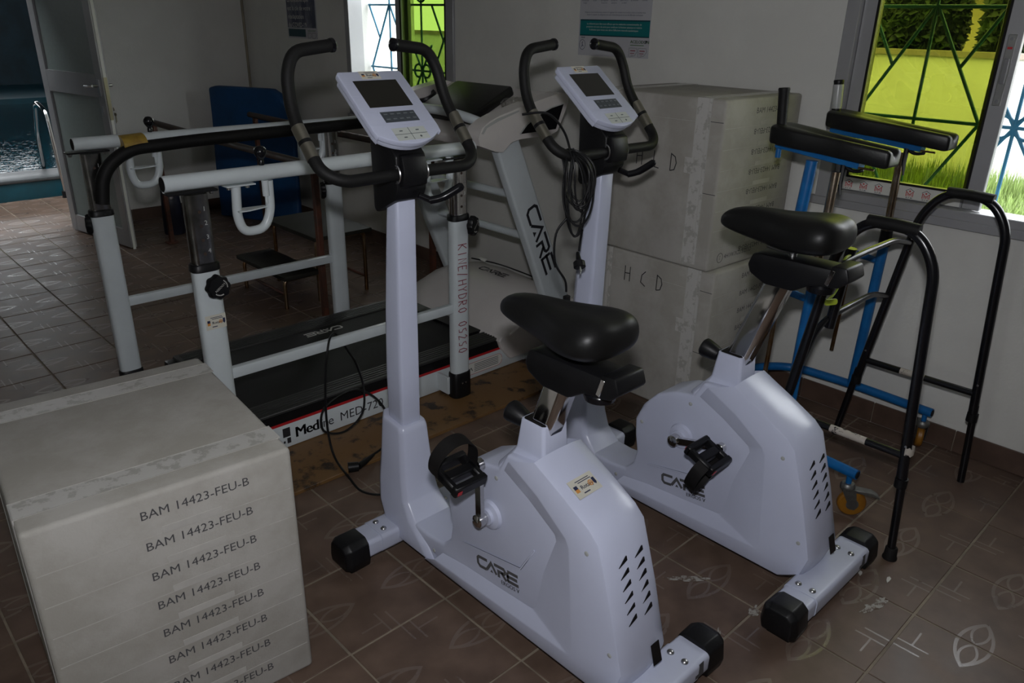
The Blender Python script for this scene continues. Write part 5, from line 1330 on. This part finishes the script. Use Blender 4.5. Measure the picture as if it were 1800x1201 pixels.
MB().tube(smooth([(cx-.02, cy+.03, 1.04), (cx-.045, cy+.05, .99), (cx-.05, cy+.045, .90), (cx-.028, cy+.018, .84), (cx-.022, cy+.015, .80)]), .0038, n=8).obj('socket_lead', 'black_plastic', c1)
MB().box((cx-.021, cy+.013, .765), (.022, .016, .045)).obj('cord_socket', 'black_plastic', c1, bevel=.003)
MB().tube(smooth([(cx+.01, cy+.05, 1.23), (cx-.005, cy+.07, 1.30), (cx-.05, cy+.10, 1.355), (cx-.10, cy+.16, 1.35)]), .0038, n=8).obj('upper_lead', 'black_plastic', c1)
rebase(c1)
c2 = thing('hanging_cable', 'thin black cable running down the window wall beside the stacked cartons', 'cord', (3.2, 2.62, 0))
MB().tube(smooth([(X_R-.02, 2.78, .72), (X_R-.03, 2.755, .55), (X_R-.03, 2.70, .38), (X_R-.03, 2.62, .22), (X_R-.06, 2.58, .09), (X_R-.10, 2.66, .012), (X_R-.14, 2.76, .008)]), .0045, n=8).obj('cable', 'black_plastic', c2)
MB().tube(smooth([(X_R-.02, 2.43, .42), (X_R-.03, 2.475, .43), (X_R-.04, 2.485, .36), (X_R-.05, 2.47, .2), (X_R-.09, 2.47, .06), (X_R-.16, 2.53, .010)]), .003, n=8).obj('thin_cable', 'black_plastic', c2)
MB().cyl((X_R-.02, 2.43, .42), (X_R-.02, 2.405, .425), .007).obj('jack_plug', 'black_plastic', c2)
rebase(c2)
c3 = thing('looped_cable', 'black cable with plug looped over the near handrail brace onto the plywood', 'cord', (1.45, 2.4, 0))
zz = .475
MB().tube(smooth([(1.50, 2.505, .36), (1.44, 2.495, .462), (1.395, 2.46, .477), (1.36, 2.425, .455), (1.335, 2.415, .36), (1.315, 2.40, .22), (1.31, 2.385, .10), (1.30, 2.33, .03), (1.275, 2.20, .022), (1.27, 2.10, .008), (1.33, 2.03, .006), (1.44, 2.05, .006), (1.52, 2.06, .006), (1.60, 2.03, .006)]), .0045, n=8).obj('cable', 'black_plastic', c3)
MB().tube(smooth([(1.50, 2.505, .36), (1.535, 2.52, .30), (1.545, 2.49, .20), (1.50, 2.44, .115), (1.40, 2.42, .075), (1.32, 2.44, .10), (1.34, 2.47, .17), (1.44, 2.50, .195), (1.53, 2.50, .19), (1.585, 2.44, .14), (1.58, 2.36, .07), (1.50, 2.29, .03), (1.41, 2.26, .027)]), .0045, n=8).obj('loop', 'black_plastic', c3)
mb = MB(); mb.tube([(1.43, 2.262, .027), (1.37, 2.235, .030), (1.335, 2.222, .032)], [.006, .012, .013], n=10); mb.tube([(1.335, 2.222, .032), (1.30, 2.24, .032)], [.018, .020], n=14); mb.obj('plug', 'black_plastic', c3, weld=False)
rebase(c3)
c4 = thing('hood_cable', 'black cable with a white plug lying behind the treadmill hood', 'cord', (3.0, 3.0, .36))
MB().tube(smooth([(2.70, 3.15, .383), (2.76, 3.02, .372), (2.82, 2.92, .345), (2.86, 2.78, .315), (2.90, 2.68, .25)]), .004, n=8).obj('cable', 'black_plastic', c4)
MB().box((2.73, 3.09, .385), (.02, .05, .014)).obj('white_plug', 'white_print', c4, bevel=.003); rebase(c4)
